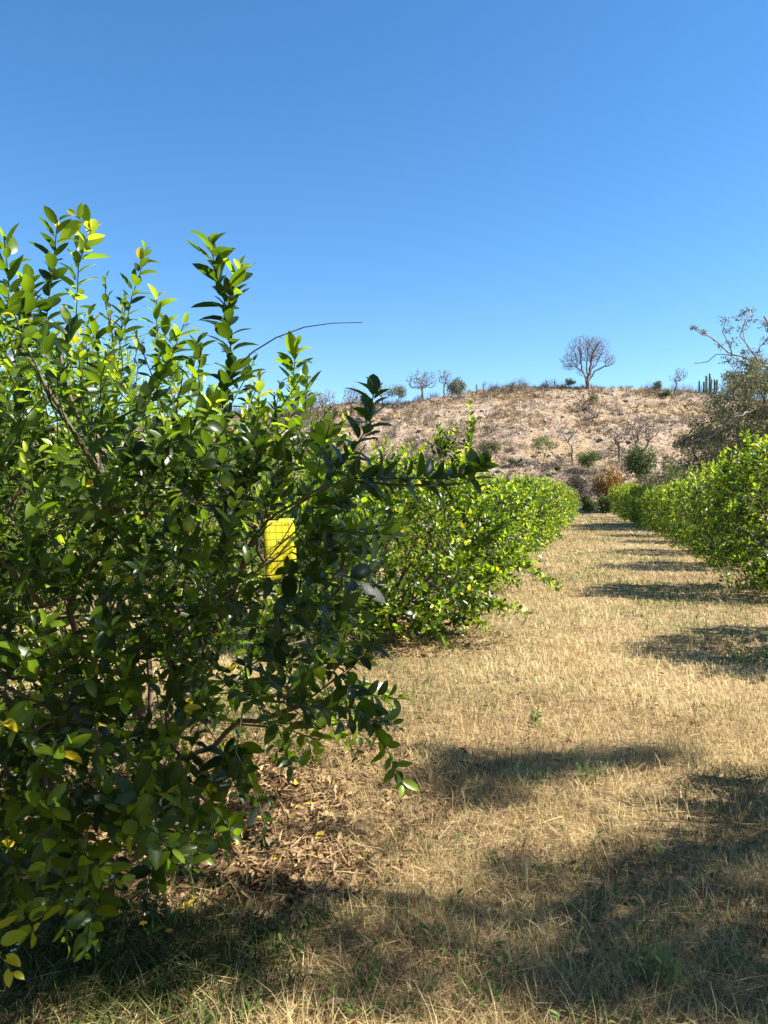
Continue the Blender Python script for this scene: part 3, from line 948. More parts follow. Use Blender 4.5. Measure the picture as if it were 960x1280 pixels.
def shade_tree():
    """tall tree to the right of the eye; its patchy crown shades the foreground and the near lime tree"""
    base = np.array([8.3, 2.6, 0.0])
    root = empty('shade_tree', base, 'tall open tree standing right of the view, casting the patchy foreground shade', 'tree')
    W = Wood(base)
    W.line(0, [base + np.array([-.3, .1, 2.2]), base + np.array([-.9, .2, 3.6])], .3, .03, .1)
    spots = []
    # ground shade (photo pixel of the shade, crown height)
    for px, py, r in ((560, 975, .33), (625, 950, .30), (690, 955, .26), (755, 950, .26), (600, 1000, .22), (540, 940, .2), (810, 945, .25),
                      (110, 1120, .22), (45, 1190, .16), (150, 1180, .14), (200, 1215, .12), (95, 1245, .13), (30, 1260, .12), (165, 1265, .10), (265, 1225, .13), (235, 1175, .2), (330, 1165, .2), (430, 1185, .2), (470, 1235, .12), (360, 1250, .10), (560, 1190, .13), (505, 1135, .13), (265, 1075, .13), (340, 1105, .12), (400, 1110, .12), (425, 1050, .16), (360, 1045, .1), (300, 1120, .12), (450, 1130, .12), (230, 1110, .12), (610, 1255, .12), (420, 1265, .1), (500, 1275, .09), (560, 1150, .12), (290, 1255, .1), (330, 1065, .09), (655, 970, .2), (590, 960, .2), (720, 1265, .14), (760, 1200, .16),
                      (250, 1030, .22), (380, 1130, .16), (320, 1010, .14), (620, 1090, .2), (700, 1150, .3), (660, 1230, .22), (800, 1260, .3), (880, 1190, .35), (780, 1110, .3), (860, 1080, .3), (930, 1060, .3), (940, 1270, .3)):
        spots.append((on_ground(px, py), r, rng.uniform(4.6, 7.2)))
    # shade on the near tree
    for px, py, d, r in ((430, 700, 2.3, .3), (420, 620, 2.3, .28), (520, 600, 1.98, .26), (590, 600, 1.95, .2), (380, 830, 2.7, .33), (440, 880, 2.55, .26), (180, 830, 2.9, .36),
                         (300, 880, 2.8, .33), (60, 950, 2.3, .28), (160, 1040, 2.1, .22), (460, 520, 2.1, .17), (230, 830, 3.3, .35), (100, 900, 3.0, .35)):
        spots.append((at(px, py, d), r, rng.uniform(4.6, 7.2)))
    Cn = [p + SUN * (z - p[2]) / SUN[2] for p, r, z in spots]; R = [s[1] for s in spots]
    for _ in range(120):                       # unseen clumps added over and behind the eye to cut sky light
        Cn.append(np.array([rng.uniform(-4.5, 9.5), rng.uniform(-7.5, -.3), 0]) + np.array([0, 0, rng.uniform(4.0, 7.5)])); R.append(rng.uniform(.55, .85))
    Cn, R = np.array(Cn), np.array(R)
    ends = W.reach(Cn, .35, .3, .4, .03)
    gt, gc = Geo(), Geo()
    PP, TT, ee = [], [], []
    clear = [(TRAP_C, .24), (on_ground(470, 1085), .30), (on_ground(540, 1045), .2), (on_ground(300, 1085), .16), (on_ground(385, 1065), .15), (on_ground(350, 965), .12)]
    for c, r, e in zip(Cn, R, ends):
        n = int(430 * (r / .3) ** 2) if r < .5 else 520
        q = c + unit(rng.normal(size=(n, 3))) * (rng.random((n, 1)) ** .45) * r
        for cp, cr in clear:
            v = q - cp; al = v @ SUN
            q = q[np.linalg.norm(v - al[:, None] * SUN, axis=1) > cr]
        PP.append(q)
        for t in q[:5]: W.curve(int(e), t, .3, .2, .02)
    P = np.concatenate(PP); n = len(P)
    W.mesh(gt, .004, 2.8, 6, .16)
    d = unit(rng.normal(size=(n, 3))); nr = np.array([0, 0, .8]) + rng.normal(0, .5, (n, 3))
    leaf_geo(gc, P, d, nr, rng.uniform(.05, .09, n) * np.where(P[:, 1] < .5, 1.9, 1), np.where(P[:, 1] < .5, .085, .035), rng.random(n), 1)
    gt.build('trunk', DEADWOOD, root, base); gc.build('crown', ACACIA, root, base)


# ------------------------------------------------------------------ plants of the hill
def bare_tree(name, px, py, hpx, wpx, label, cat, group=None, n=160, mat=DEADWOOD, tip=.026, trunk=.2, lean=0.0, tilt=0, cut=None, stems=1):
    p, d = on_hill(px, py)
    s = d / F; h, w = hpx * s, wpx * s
    root = empty(name, p, label, cat, group)
    W = Wood((0, 0, -.15))
    for i in range(stems):
        sp = (i - (stems - 1) / 2) * w * .16
        W.line(0, [(sp, 0, h * trunk * .6), (lean * h * .25 + sp * 1.8, 0, h * trunk)], h * .06, h * .008, h * .012)
    R = lw(1, 0) ; Fw = lw(0, 1)
    T = []; n = int(n * 1.6); ox, oz = rng.normal(0, .16), rng.normal(0, .12)
    while len(T) < n:
        v = unit(rng.normal(size=3)); q = rng.random() ** .4
        a, b, z = v * q
        if z < -.75 or (a * math.cos(7 * oz * 9) + z * .6 > .62 + .3 * math.sin(9 * a + 20 * ox)): continue
        a = a + ox * (1 - abs(z))
        zz = h * (trunk + (1 - trunk) * (.5 + .5 * z))
        T.append(R * (a * w * .5 + lean * zz) + Fw * b * w * .5 + np.array([0, 0, zz]))
    W.reach(np.array(T), h * .06, .35, .3, h * .01)
    g = Geo(); W.mesh(g, tip, 2.6, 5, h * .045, tone=rng.random(len(W.p)))
    for ch in (g.build('trunk', mat, root),): pass
    return root


def leafy_shrub(name, px, py, hpx, wpx, label, cat, group=None, n=900, mat=BUSH, leaf=.16, tone=(.5, .22), stem=.18, pt=None, shell=.5, clumps=14):
    if pt is None: p, d = on_hill(px, py)
    else: p, d = pt
    s = d / F; h, w = hpx * s, wpx * s
    root = empty(name, p, label, cat, group)
    Cn = ellip_pts(clumps, (0, 0, h * (stem + (1 - stem) * .5)), (w * .36, w * .36, h * (1 - stem) * .36), .6)
    W = Wood((0, 0, -.1)); e = W.reach(Cn, h * .1, .3, .3, h * .01)
    P = []; n = int(n * 1.8); leaf = leaf * 1.75
    for c in Cn:
        m = n // clumps
        P.append(c + unit(rng.normal(size=(m, 3))) * (rng.random((m, 1)) ** .4) * np.array([w * .2, w * .2, h * .19]))
    P = np.concatenate(P); P = P[P[:, 2] > .02]; m = len(P)
    for c, ei in zip(Cn, e):
        for t in P[rng.integers(0, m, 4)]:
            if np.linalg.norm(t - c) < w * .3: W.curve(int(ei), t, h * .1, .2, h * .01)
    g = Geo(); W.mesh(g, .012, 2.3, 4, h * .03, tone=rng.random(len(W.p)) * .5)
    g2 = Geo()
    leaf_geo(g2, P, unit(rng.normal(size=(m, 3)) + np.array([0, 0, .3])), np.array([.3, 0, .8]) + rng.normal(0, .5, (m, 3)), leaf * rng.uniform(.6, 1.3, m), leaf * .5, np.clip(rng.normal(tone[0], tone[1], m), 0, 1), 1)
    g.build('stem', DEADWOOD, root); g2.build('foliage', mat, root)
    return root


def build_hill_plants():
    # the big leafless tree on the crest
    p, d = on_hill(735, 486)
    s = d / F
    root = empty('bare_tree', p, 'big leafless tree with a broad round crown alone on the hill crest', 'tree')
    W = Wood((0, 0, -.2))
    R = lw(1, 0); Fw = lw(0, 1); Z = np.array([0, 0, 1.0])

    def q(dx, dz, dy=0): return (R * dx + Z * dz) * s + Fw * dy * s
    st = W.line(0, [q(0, 5), q(-1, 10)], .5, .04, .42)
    W.line(st[-1], [q(-5, 20, 2), q(-8, 34, 4), q(-9, 50, 4)], .5, .12, .13)
    W.line(st[-1], [q(1, 24, -3), q(3, 36, -4), q(5, 44, -4), q(12, 56, -4)], .5, .12, .2)
    W.line(st[-2], [q(4, 14, 3), q(9, 22, 5), q(19, 27, 6), q(30, 31, 6)], .5, .12, .12)
    W.line(st[-2], [q(-7, 18, -5), q(-16, 25, -8), q(-27, 26, -9)], .5, .12, .08)
    W.line(st[-1], [q(5, 24, 6), q(13, 34, 9), q(20, 46, 9)], .5, .12, .09)
    W.line(st[-1], [q(-3, 24, -4), q(-2, 44, -6), q(-1, 60, -6)], .5, .12, .1)
    T = []
    lobes = [((-3, 50, 0), (26, 17, 22), 1300), ((12, 50, 3), (17, 17, 17), 600), ((28, 37, 5), (9, 8, 9), 260), ((-24, 34, -7), (14, 10, 11), 420), ((-27, 26, -8), (9, 5, 8), 130), ((-8, 22, 3), (8, 7, 8), 90)]
    for c_, r_, k_ in lobes:
        for _ in range(k_):
            v = unit(rng.normal(size=3)) * rng.random() ** .36
            T.append(q(c_[0] + v[0] * r_[0], c_[1] + v[1] * r_[1], c_[2] + v[2] * r_[2]))
    W.reach(np.array(T), .6, .5, .2, .09)
    g = Geo(); W.mesh(g, .019, 2.9, 4, .5, tone=rng.random(len(W.p)))
    g.build('trunk', DEADWOOD, root)
    leafy_shrub('green_bush', 713, 481, 13, 17, 'small dark green bush just left of the big leafless tree', 'bush', n=260, tone=(.25, .15))
    crest = 'leafless trees on the crest'
    bare_tree('bare_tree', 528, 501, 40, 42, 'widest of the leafless trees on the crest left of the round grey shrub', 'tree', crest, 240, trunk=.3)
    bare_tree('bare_tree', 555, 497, 37, 20, 'slim leafless tree touching the round grey green crest shrub', 'tree', crest, 110, trunk=.4)
    bare_tree('bare_tree', 406, 548, 62, 40, 'leafless dark trunked tree low on the slope behind the near crown', 'tree', crest, 220, trunk=.4)
    bare_tree('bare_tree', 440, 520, 38, 36, 'faint leafless tree on the crest beside the rising tip sprig', 'tree', crest, 200, trunk=.3)
    bare_tree('bare_tree', 389, 520, 34, 34, 'faint leafless tree at the left end of the visible crest', 'tree', crest, 180, trunk=.3)
    bare_tree('bare_tree', 478, 505, 32, 18, 'thin leafless tree left of the olive crest shrub', 'tree', crest, 110, trunk=.3)
    bare_tree('bare_tree', 844, 497, 38, 24, 'leaning slender leafless tree on the crest left of the cactus', 'tree', crest, 90, trunk=.45, lean=.18)
    leafy_shrub('crest_shrub', 571, 502, 31, 28, 'round grey green shrub with its shadow beside it on the crest', 'shrub', n=1100, mat=ACACIA, tone=(.75, .2), stem=.12)
    leafy_shrub('crest_shrub', 495, 505, 26, 36, 'low olive shrub on the crest left of the leafless trees', 'shrub', n=700, mat=ACACIA, tone=(.6, .2), stem=.25)
    leafy_shrub('crest_shrub', 822, 492, 16, 14, 'small dark shrub on the crest right of the big leafless tree', 'shrub', n=300, mat=ACACIA, tone=(.35, .2))
    leafy_shrub('crest_shrub', 833, 498, 11, 18, 'low dark shrub just below the crest beside the small shrub', 'shrub', n=240, tone=(.3, .2))
    leafy_shrub('slope_shrub', 457, 528, 24, 34, 'dark green shrub below the crest behind the rising tip sprig', 'shrub', n=700, tone=(.2, .15))
    leafy_shrub('slope_shrub', 612, 577, 26, 36, 'grey green shrub with dark shaded left side above the left row', 'shrub', n=800, mat=ACACIA, tone=(.5, .2), leaf=.14)
    leafy_shrub('slope_shrub', 678, 582, 40, 34, 'pale yellow green airy shrub on the slope above the left row', 'shrub', n=420, mat=BUSH, tone=(.95, .2), leaf=.13, stem=.3)
    bare_tree('forked_tree', 715, 582, 55, 40, 'pale forked leafless tree with twisted arms low on the slope', 'tree', None, 40, PALEWOOD, .03, .45)
    bare_tree('bare_tree', 774, 578, 48, 30, 'upright dark leafless tree above the orange dry shrub', 'tree', 'leafless trees on the slope', 120, trunk=.4)
    bare_tree('bare_tree', 802, 568, 50, 50, 'wide leafless tree above the dark green bush', 'tree', 'leafless trees on the slope', 240, trunk=.25, stems=2)
    leafy_shrub('slope_shrub', 742, 512, 22, 16, 'narrow green shrub on the slope right under the big leafless tree', 'shrub', n=260, tone=(.55, .2), leaf=.13)
    bare_tree('grey_shrub', 741, 528, 18, 30, 'dark twiggy grey shrub on the slope below the narrow green shrub', 'shrub', None, 120, trunk=.1, stems=3)
    leafy_shrub('green_bush', 734, 592, 30, 34, 'mid green bush on the slope right above the end of the path', 'bush', n=900, tone=(.6, .2), leaf=.13)
    leafy_shrub('green_bush', 697, 592, 12, 10, 'tiny round green bush on the slope over the left row', 'bush', n=200, tone=(.6, .2), leaf=.11)
    leafy_shrub('green_bush', 640, 584, 12, 14, 'tiny dull green bush beside the grey scrub above the left row', 'bush', n=200, tone=(.5, .2), leaf=.11)

    def foot(px, d): return (lw((px - 480) / F * d, d, max(0, float(hill_z(*lw((px - 480) / F * d, d)[:2])))), d)
    leafy_shrub('green_bush', 0, 0, 68, 52, 'large dark green bush behind the far end of the right row', 'bush', n=1900, tone=(.32, .2), leaf=.15, pt=foot(800, 84), clumps=22)
    leafy_shrub('dry_shrub', 0, 0, 60, 40, 'rounded orange brown dry shrub at the foot of the hill', 'shrub', n=1500, mat=ORANGEBUSH, leaf=.15, stem=.05, pt=foot(759, 80), clumps=20)
    leafy_shrub('grey_shrub', 0, 0, 50, 42, 'big grey twiggy shrub left of the end of the path', 'shrub', n=1300, mat=GREYBUSH, leaf=.12, pt=foot(719, 79), clumps=20, tone=(.25, .2))
    leafy_shrub('olive_bush', 0, 0, 68, 60, 'yellowish olive bush between dark green bush and right row', 'bush', n=1300, tone=(.8, .2), leaf=.14, pt=foot(842, 78))
    leafy_shrub('green_bush', 0, 0, 24, 30, 'dark low bush closing the far end of the path', 'bush', n=900, tone=(.1, .1), leaf=.13, pt=foot(737, 77), clumps=18, stem=.02)
    leafy_shrub('green_bush', 0, 0, 25, 22, 'leafy green bush right of the dark path end', 'bush', n=800, tone=(.5, .2), leaf=.13, pt=foot(757, 72), stem=.05)
    # organ pipe cactus on the crest
    p, d = on_hill(886, 494); s = d / F
    root = empty('organ_cactus', p, 'tall many stemmed organ pipe cactus standing on the crest', 'cactus')
    for i in range(11):
        a = i * 2.4; q_ = .25 + .13 * i
        x0 = np.array([math.cos(a) * q_ * .5, math.sin(a) * q_ * .5, -.1]); hh = rng.uniform(2.0, 3.5) if i > 2 else rng.uniform(3, 3.9)
        x1 = x0 + np.array([math.cos(a) * q_ * .6, math.sin(a) * q_ * .6, .7]); x2 = x1 + np.array([rng.normal(0, .06), rng.normal(0, .06), hh - .7])
        W = Wood(x0); W.line(0, [x1, x2 - np.array([0, 0, .12]), x2], .3)
        r = np.full(len(W.p), .15); r[-1] = .04
        g = Geo(); W.mesh(g, .15, r=r, k=8, tone=np.full(len(W.p), rng.random()))
        g.build('cactus_stem', CACTUS, root)
    # thin upright stalks along the skyline
    for px, h_, lab in ((596, 11, 'tallest thin dark stalk on the crest right of the round shrub'), (604, 14, 'leaning dark stalk on the crest beside the tallest one'), (618, 6, 'short stalk on the crest left of the middle'), (641, 11, 'single thin stalk midway along the bare crest'),
                        (657, 8, 'bent stalk on the crest left of the big tree'), (683, 10, 'thin stalk on the crest close left of the small green bush'), (694, 11, 'branched stalk beside the small green bush')):
        py = np.interp(px, _CPX, _CPY) + 3
        p, d = on_hill(px, py); s = d / F
        o_ = empty('dry_stalk', p, lab, 'dead plant', 'dry stalks on the skyline')
        W = Wood((0, 0, -.1)); e = W.line(0, [(rng.normal(0, .1), 0, h_ * s * .5), (rng.normal(0, .25), 0, h_ * s + .3)], .3, .02)
        for k in range(3): W.line(e[1 + k % len(e[1:])], [W.p[e[-1]] * .8 + rng.normal(0, .25, 3)], .3)
        g = Geo(); W.mesh(g, .045, 2.4, 5, .08, tone=np.zeros(len(W.p))); g.build('stem', DEADWOOD, o_)
    # countless tufts, stones and grey scrub
    def scatter(n, a0=-.62, a1=.62, d0=81, d1=139):
        d = np.sqrt(rng.uniform(d0 ** 2, d1 ** 2, n)); t = rng.uniform(a0, a1, n)
        x = t * d * CA - d * SA; y = t * d * SA + d * CA
        return x, y, np.maximum(hill_z(x, y), 0)
    x, y, z = scatter(26000)
    cl = vnoise(x * .25 + 8, y * .25)
    kk = rng.random(len(x)) < np.clip((cl - .25) * 1.6, .05, 1); x, y, z = x[kk], y[kk], z[kk]
    m = 9
    tn = np.repeat(np.clip(.5 + .5 * (vnoise(x * .12, y * .12 + 40) - .5) + rng.normal(0, .22, len(x)), 0, 1), m)
    hs = np.repeat(rng.gamma(4, .125, len(x)).clip(.2, 1.05), m)
    P = np.repeat(np.stack([x, y, z - .05], 1), m, 0) + rng.normal(0, .3, (len(x) * m, 3)) * hs[:, None] * np.array([1, 1, 0])
    g = Geo(); n = len(P)
    blades(g, P, hs * rng.uniform(.6, 1.2, n), np.full(n, .085), np.abs(rng.normal(.6, .4, n)), rng.uniform(0, 6.28, n), tn, .5)
    tag(g.build('hill_grass', HILLSTRAW, smooth=False), 'pale dry grass tufts scattered over the stony hillside', 'dry grass', kind='stuff')
    # stones
    x, y, z = scatter(5200)
    ico = np.array([(0, 0, 1), (.9, 0, .3), (.28, .86, .25), (-.72, .53, .3), (-.72, -.53, .28), (.28, -.86, .3), (.72, .53, -.5), (-.28, .86, -.5), (-.9, 0, -.5), (-.28, -.86, -.5), (.72, -.53, -.5)])
    tri = np.array([(0, 1, 2), (0, 2, 3), (0, 3, 4), (0, 4, 5), (0, 5, 1), (1, 6, 2), (2, 6, 7), (2, 7, 3), (3, 7, 8), (3, 8, 4), (4, 8, 9), (4, 9, 5), (5, 9, 10), (5, 10, 1), (1, 10, 6)])
    n = len(x); sc = rng.gamma(2.0, .085, n).clip(.06, .65)
    V = ico[None] * sc[:, None, None] * np.array([1, 1, .65]) * rng.uniform(.65, 1.3, (n, 11, 3)) + np.stack([x, y, z], 1)[:, None]
    g = Geo(); g.add(V.reshape(-1, 3), [(np.arange(n)[:, None, None] * 11 + tri[None]).reshape(-1, 3)], np.repeat(rng.random(n), 11))
    tag(g.build('hill_stones', ROCK, smooth=False), 'pale loose stones strewn over the hillside', 'stones', kind='stuff')
    # grey scrub: many thin twigs
    x, y, z = scatter(6800, d0=80, d1=139)
    cl = vnoise(x * .08 + 3, y * .08 + 9); D_ = -x * SA + y * CA
    kk = rng.random(len(x)) < np.clip((cl - .32) * 1.5 + (102 - D_) * .014, .06, .95); x, y, z = x[kk], y[kk], z[kk]
    t = rng.uniform(-.45, .55, 420); dd = rng.uniform(126, 140, 420)
    xb = t * dd * CA - dd * SA; yb = t * dd * SA + dd * CA
    x, y, z = np.concatenate([x, xb]), np.concatenate([y, yb]), np.concatenate([z, hill_z(xb, yb)])
    m = 60; n = len(x) * m
    sz = np.repeat(rng.gamma(3.5, .26, len(x)).clip(.35, 2.0), m)
    P = np.repeat(np.stack([x, y, z - .05], 1), m, 0) + rng.normal(0, .32, (n, 3)) * sz[:, None] * np.array([1, 1, 0]) + np.array([0, 0, 1]) * (rng.random(n) * sz * .5)[:, None]
    g = Geo()
    blades(g, P, sz * rng.uniform(.4, .9, n), np.full(n, .03), np.abs(rng.normal(.6, .4, n)), rng.uniform(0, 6.28, n), np.clip(np.repeat(rng.normal(.4, .25, len(x)), m) + rng.normal(0, .15, n), 0, 1), .2)
    tag(g.build('grey_scrub', GREYBUSH, smooth=False), 'low grey leafless scrub spread over the lower hillside', 'scrub', kind='stuff')


def thorn_tree():
    """grey green thorn tree rising at the right edge behind the right row"""
    D0 = 44.0; s = D0 / F
    base = lw((1015 - 480) * s, D0, 0)
    root = empty('thorn_tree', base, 'spreading grey green thorn tree with pale crooked limbs at the right edge', 'tree')
    W = Wood(base)

    def q(px, py, dd=0): return at(px, py, D0 + dd)
    tr = W.line(0, [q(1010, 600), q(1000, 540), q(1000, 490)], .4, .05, .2)
    a = W.line(tr[-1], [q(970, 465, -1), q(945, 452, -2), q(915, 443, -2), q(897, 428, -2), q(886, 420, -2), q(868, 411, -2)], .4, .06, .028)
    k0 = a[int(len(a) * .62)]
    W.line(k0, [q(895, 443, -2), q(885, 452, -2), q(868, 454, -2)], .3, .03, .025)
    b = W.line(a[int(len(a) * .45)], [q(925, 420, -1.5), q(932, 400, -1.5), q(938, 386, -1)], .4, .05, .02)
    W.line(a[int(len(a) * .7)], [q(903, 415, -2.5), q(907, 400, -2.5)], .4, .05, .02)
    c = W.line(tr[-2], [q(965, 470, -3), q(935, 470, -4), q(915, 495, -5), q(895, 520, -5)], .4, .08, .035)
    W.line(tr[-3], [q(960, 505, -4), q(920, 520, -6), q(890, 545, -6), q(862, 555, -5)], .4, .08, .03)
    W.line(tr[-1], [q(1040, 440), q(1060, 410, 2), q(1090, 400, 3)], .4, .08, .08)
    W.line(tr[-1], [q(985, 440, 1), q(960, 415, 2), q(955, 395, 2)], .4, .08, .06)
    W.line(tr[-3], [q(1060, 520), q(1110, 500, 1)], .4, .08, .1)
    spots = []
    # airy tip
    for px, py, r in ((868, 410, 4), (880, 415, 4), (905, 400, 8), (912, 412, 7), (925, 395, 9), (935, 388, 8), (940, 400, 8), (928, 410, 8), (915, 428, 8), (900, 432, 5), (955, 405, 8), (958, 425, 8), (948, 440, 8), (930, 440, 7), (910, 450, 8)):
        spots.append((q(px, py, rng.uniform(-3, 1)), r * s, 42))
    for _ in range(70):
        px, py = rng.uniform(905, 1000), rng.uniform(432, 492)
        if py < 470 - (px - 893) * .75: continue
        spots.append((q(px, py, rng.uniform(-4, 3)), rng.uniform(7, 13) * s, 60))
    # the dense lower mass
    for _ in range(340):
        px, py = rng.uniform(845, 1170), rng.uniform(438, 590)
        if py < 553 - (px - 843) * 1.02: continue
        if px < 1000 and py < 455: continue
        spots.append((q(px, py, rng.uniform(-6, 5)), rng.uniform(11, 20) * s, 200))
    for _ in range(60):
        px, py = rng.uniform(960, 1170), rng.uniform(390, 480)
        if py < 470 - (px - 940) * 1.0: continue
        spots.append((q(px, py, rng.uniform(-5, 5)), rng.uniform(10, 17) * s, 80))
    Cn = np.array([x[0] for x in spots])
    ends = W.reach(Cn, .35, .3, .35, .05)
    PP = []
    for (c_, r, n), e in zip(spots, ends):
        qn = c_ + unit(rng.normal(size=(n, 3))) * (rng.random((n, 1)) ** .5) * r * np.array([1.15, 1.15, .75])
        PP.append(qn)
        for t in qn[:6]: W.curve(int(e), t, .3, .2, .03)
    P = np.concatenate(PP); P = P[P[:, 2] > .3]; n = len(P)
    gt, gc = Geo(), Geo()
    W.mesh(gt, .012, 2.75, 5, .3, tone=rng.random(len(W.p)))
    leaf_geo(gc, P, unit(rng.normal(size=(n, 3))), np.array([.3, 0, .7]) + rng.normal(0, .5, (n, 3)), rng.uniform(.11, .24, n), .07, np.clip(rng.normal(.62, .25, n), 0, 1), 1)
    gt.build('trunk', PALEWOOD, root, base); gc.build('crown', ACACIA, root, base)


# ------------------------------------------------------------------ the yellow card
def sticky_card():
    m, nt, out = mat_new('yellow_card')
    uv = nt.nodes.new('ShaderNodeAttribute'); uv.attribute_name = 'card_uv'
    sep = nt.nodes.new('ShaderNodeSeparateXYZ'); nt.links.new(uv.outputs['Vector'], sep.inputs[0])

    def lines(src, n, wd):
        a = nt.nodes.new('ShaderNodeMath'); a.operation = 'MULTIPLY'; a.inputs[1].default_value = n; nt.links.new(src, a.inputs[0])
        b = nt.nodes.new('ShaderNodeMath'); b.operation = 'FRACT'; nt.links.new(a.outputs[0], b.inputs[0])
        c = nt.nodes.new('ShaderNodeMath'); c.operation = 'COMPARE'; c.inputs[1].default_value = .5; c.inputs[2].default_value = .5 - wd; nt.links.new(b.outputs[0], c.inputs[0])
        return c.outputs[0]
    mm = nt.nodes.new('ShaderNodeMath'); mm.operation = 'MULTIPLY'
    nt.links.new(lines(sep.outputs[0], 5, .05), mm.inputs[0]); nt.links.new(lines(sep.outputs[1], 9, .06), mm.inputs[1])
    col = mixc(nt, mm.outputs[0], (.36, .29, .02), mixc(nt, ramp(nt, [(.42, (0, 0, 0)), (.70, (.8, .8, .8))], noise(nt, 28, 6, .7)), (.80, .72, .03), (.52, .46, .05)))
    p = nt.nodes.new('ShaderNodeBsdfPrincipled'); p.inputs['Roughness'].default_value = .28
    nt.links.new(col, p.inputs['Base Color'])
    tr = nt.nodes.new('ShaderNodeBsdfTranslucent'); nt.links.new(col, tr.inputs['Color'])
    mx = nt.nodes.new('ShaderNodeMixShader'); mx.inputs[0].default_value = .45
    nt.links.new(p.outputs[0], mx.inputs[1]); nt.links.new(tr.outputs[0], mx.inputs[2]); nt.links.new(mx.outputs[0], out.inputs[0])
    w, h = .119, .222
    top = at(348, 648, TRAP_D)
    root = empty('sticky_trap', top, 'yellow gridded sticky insect card hanging in the dark leaves of the near lime tree', 'insect trap')
    face = unit(np.array([.70, -.71, .06]))           # turned a little towards the sun
    right = unit(np.cross([0, 0, 1.0], -face) * -1.0)
    right = unit(np.cross(np.array([0, 0, 1.0]), face))
    nu, nv = 7, 17
    V, UV = [], []
    for j in range(nv):
        t = j / (nv - 1)
        for i in range(nu):
            u = i / (nu - 1)
            x = (u - .5) * w + .010 * t ** 2
            bow = .012 * math.sin(PI * t) - .05 * max(0, t - .8) * (u - .2) * 4 - .004 * math.cos((u - .5) * 3)
            V.append(right * x + np.array([0, 0, -1.0]) * (h * t - .02 * max(0, t - .8) * u * 5 * .6) + face * bow); UV.append((u, t, 0))
    V = np.array(V)
    q = [(j * nu + i, (j + 1) * nu + i, (j + 1) * nu + i + 1, j * nu + i + 1) for j in range(nv - 1) for i in range(nu - 1)]
    nb = len(V); V2 = np.concatenate([V, V - face * .0012])
    qb = [(a + nb, d + nb, c + nb, b + nb) for a, b, c, d in q]
    rim = [j * nu for j in range(nv)] + [(nv - 1) * nu + i for i in range(1, nu)] + [j * nu + nu - 1 for j in range(nv - 2, -1, -1)] + [i for i in range(nu - 2, 0, -1)]
    qe = [(a, a + nb, b + nb, b) for a, b in zip(rim, rim[1:] + rim[:1])]
    g = Geo(); g.add(V2, [np.array(q + qb + qe)[:, ::-1]], .5)
    o = g.build('card', m, root)
    at_ = o.data.attributes.new('card_uv', 'FLOAT_VECTOR', 'POINT')
    at_.data.foreach_set('vector', np.array(UV + UV, np.float32).ravel())
    # tie wire
    W = Wood((0, 0, -.008)); W.line(0, [(0.004, 0, .02), (.012, .0, .035), (.02, .02, .05)], .01)
    g = Geo(); W.mesh(g, .0012, r=np.full(len(W.p), .0014), k=5); g.build('tie_wire', DARK, root)
    # stuck insects
    for u, t, s_ in ((.82, .09, .006), (.72, .10, .005), (.9, .075, .004), (.47, .37, .005), (.52, .39, .004), (.42, .36, .003), (.3, .8, .004), (.25, .93, .005), (.6, .22, .003), (.2, .55, .003)):
        j, i = min(int(t * (nv - 1)), nv - 1), min(int(u * (nu - 1)), nu - 1)
        c = V[j * nu + i] + right * ((u * (nu - 1) - i) * w / (nu - 1)) - np.array([0, 0, 1]) * ((t * (nv - 1) - j) * h / (nv - 1)) + face * .0012
        g = Geo(); fruit(g, np.zeros(3), 1.0)
        g.v[0] = g.v[0] * np.array([1, 1, 1]) * s_ * .35
        a = rng.random() * 3
        ax = right * math.cos(a) + np.array([0, 0, 1]) * math.sin(a); bx = np.cross(face, ax)
        vv = g.v[0]; g.v[0] = c + vv[:, :1] * bx + vv[:, 1:2] * face * .7 + vv[:, 2:3] * ax * 2.0
        for sgn in (-1, 1):
            leaf_geo(g, c[None] + face * .001, (bx * sgn + ax * -.6)[None], face[None], s_ * .9, s_ * .35, .5, 1)
        g.build('insect', DARK, root)


# ------------------------------------------------------------------ weeds and twigs on the grass
def weed(px, py, n, L, h, label, tone=.5, spread=.12, wid=.3, flower=0):
    p = on_ground(px, py)
    root = empty('weed_plant', p, label, 'weed', 'weeds in the dry grass')
    g, gs = Geo(), Geo()
    stems = max(3, n // 7); W = Wood((0, 0, -.01))
    for i in range(stems):
        a = rng.random() * 6.28; q = spread * rng.uniform(.2, 1)
        b = np.array([q * math.cos(a) * .3, q * math.sin(a) * .3, 0]); t = np.array([q * math.cos(a), q * math.sin(a), h * rng.uniform(.6, 1)])
        W.line(0, [b, t], .03, .002)
        P, d, nr, ln, tn = shoot_leaves(b, t, max(4, n // stems), L, .4, 0, .1, tone)
        leaf_geo(g, P, d, nr, ln, ln * wid, tn, 3, .3, .3)
    W.mesh(gs, .0015, r=np.full(len(W.p), .0016), k=4, tone=np.full(len(W.p), .8))
    gs.build('stem', WEED, root); g.build('foliage', WEED, root)
    for i in range(flower):
        gf = Geo(); a = np.arange(6) * 1.047; c = np.array([rng.normal(0, spread * .5), rng.normal(0, spread * .5), h * 1.05])
        leaf_geo(gf, np.repeat(c[None], 6, 0), np.stack([np.cos(a), np.sin(a), np.full(6, .35)], 1), np.tile([0, 0, 1.], (6, 1)), .016, .010, .5, 2)
        gf.build('flower', ORANGE_PETAL, root)


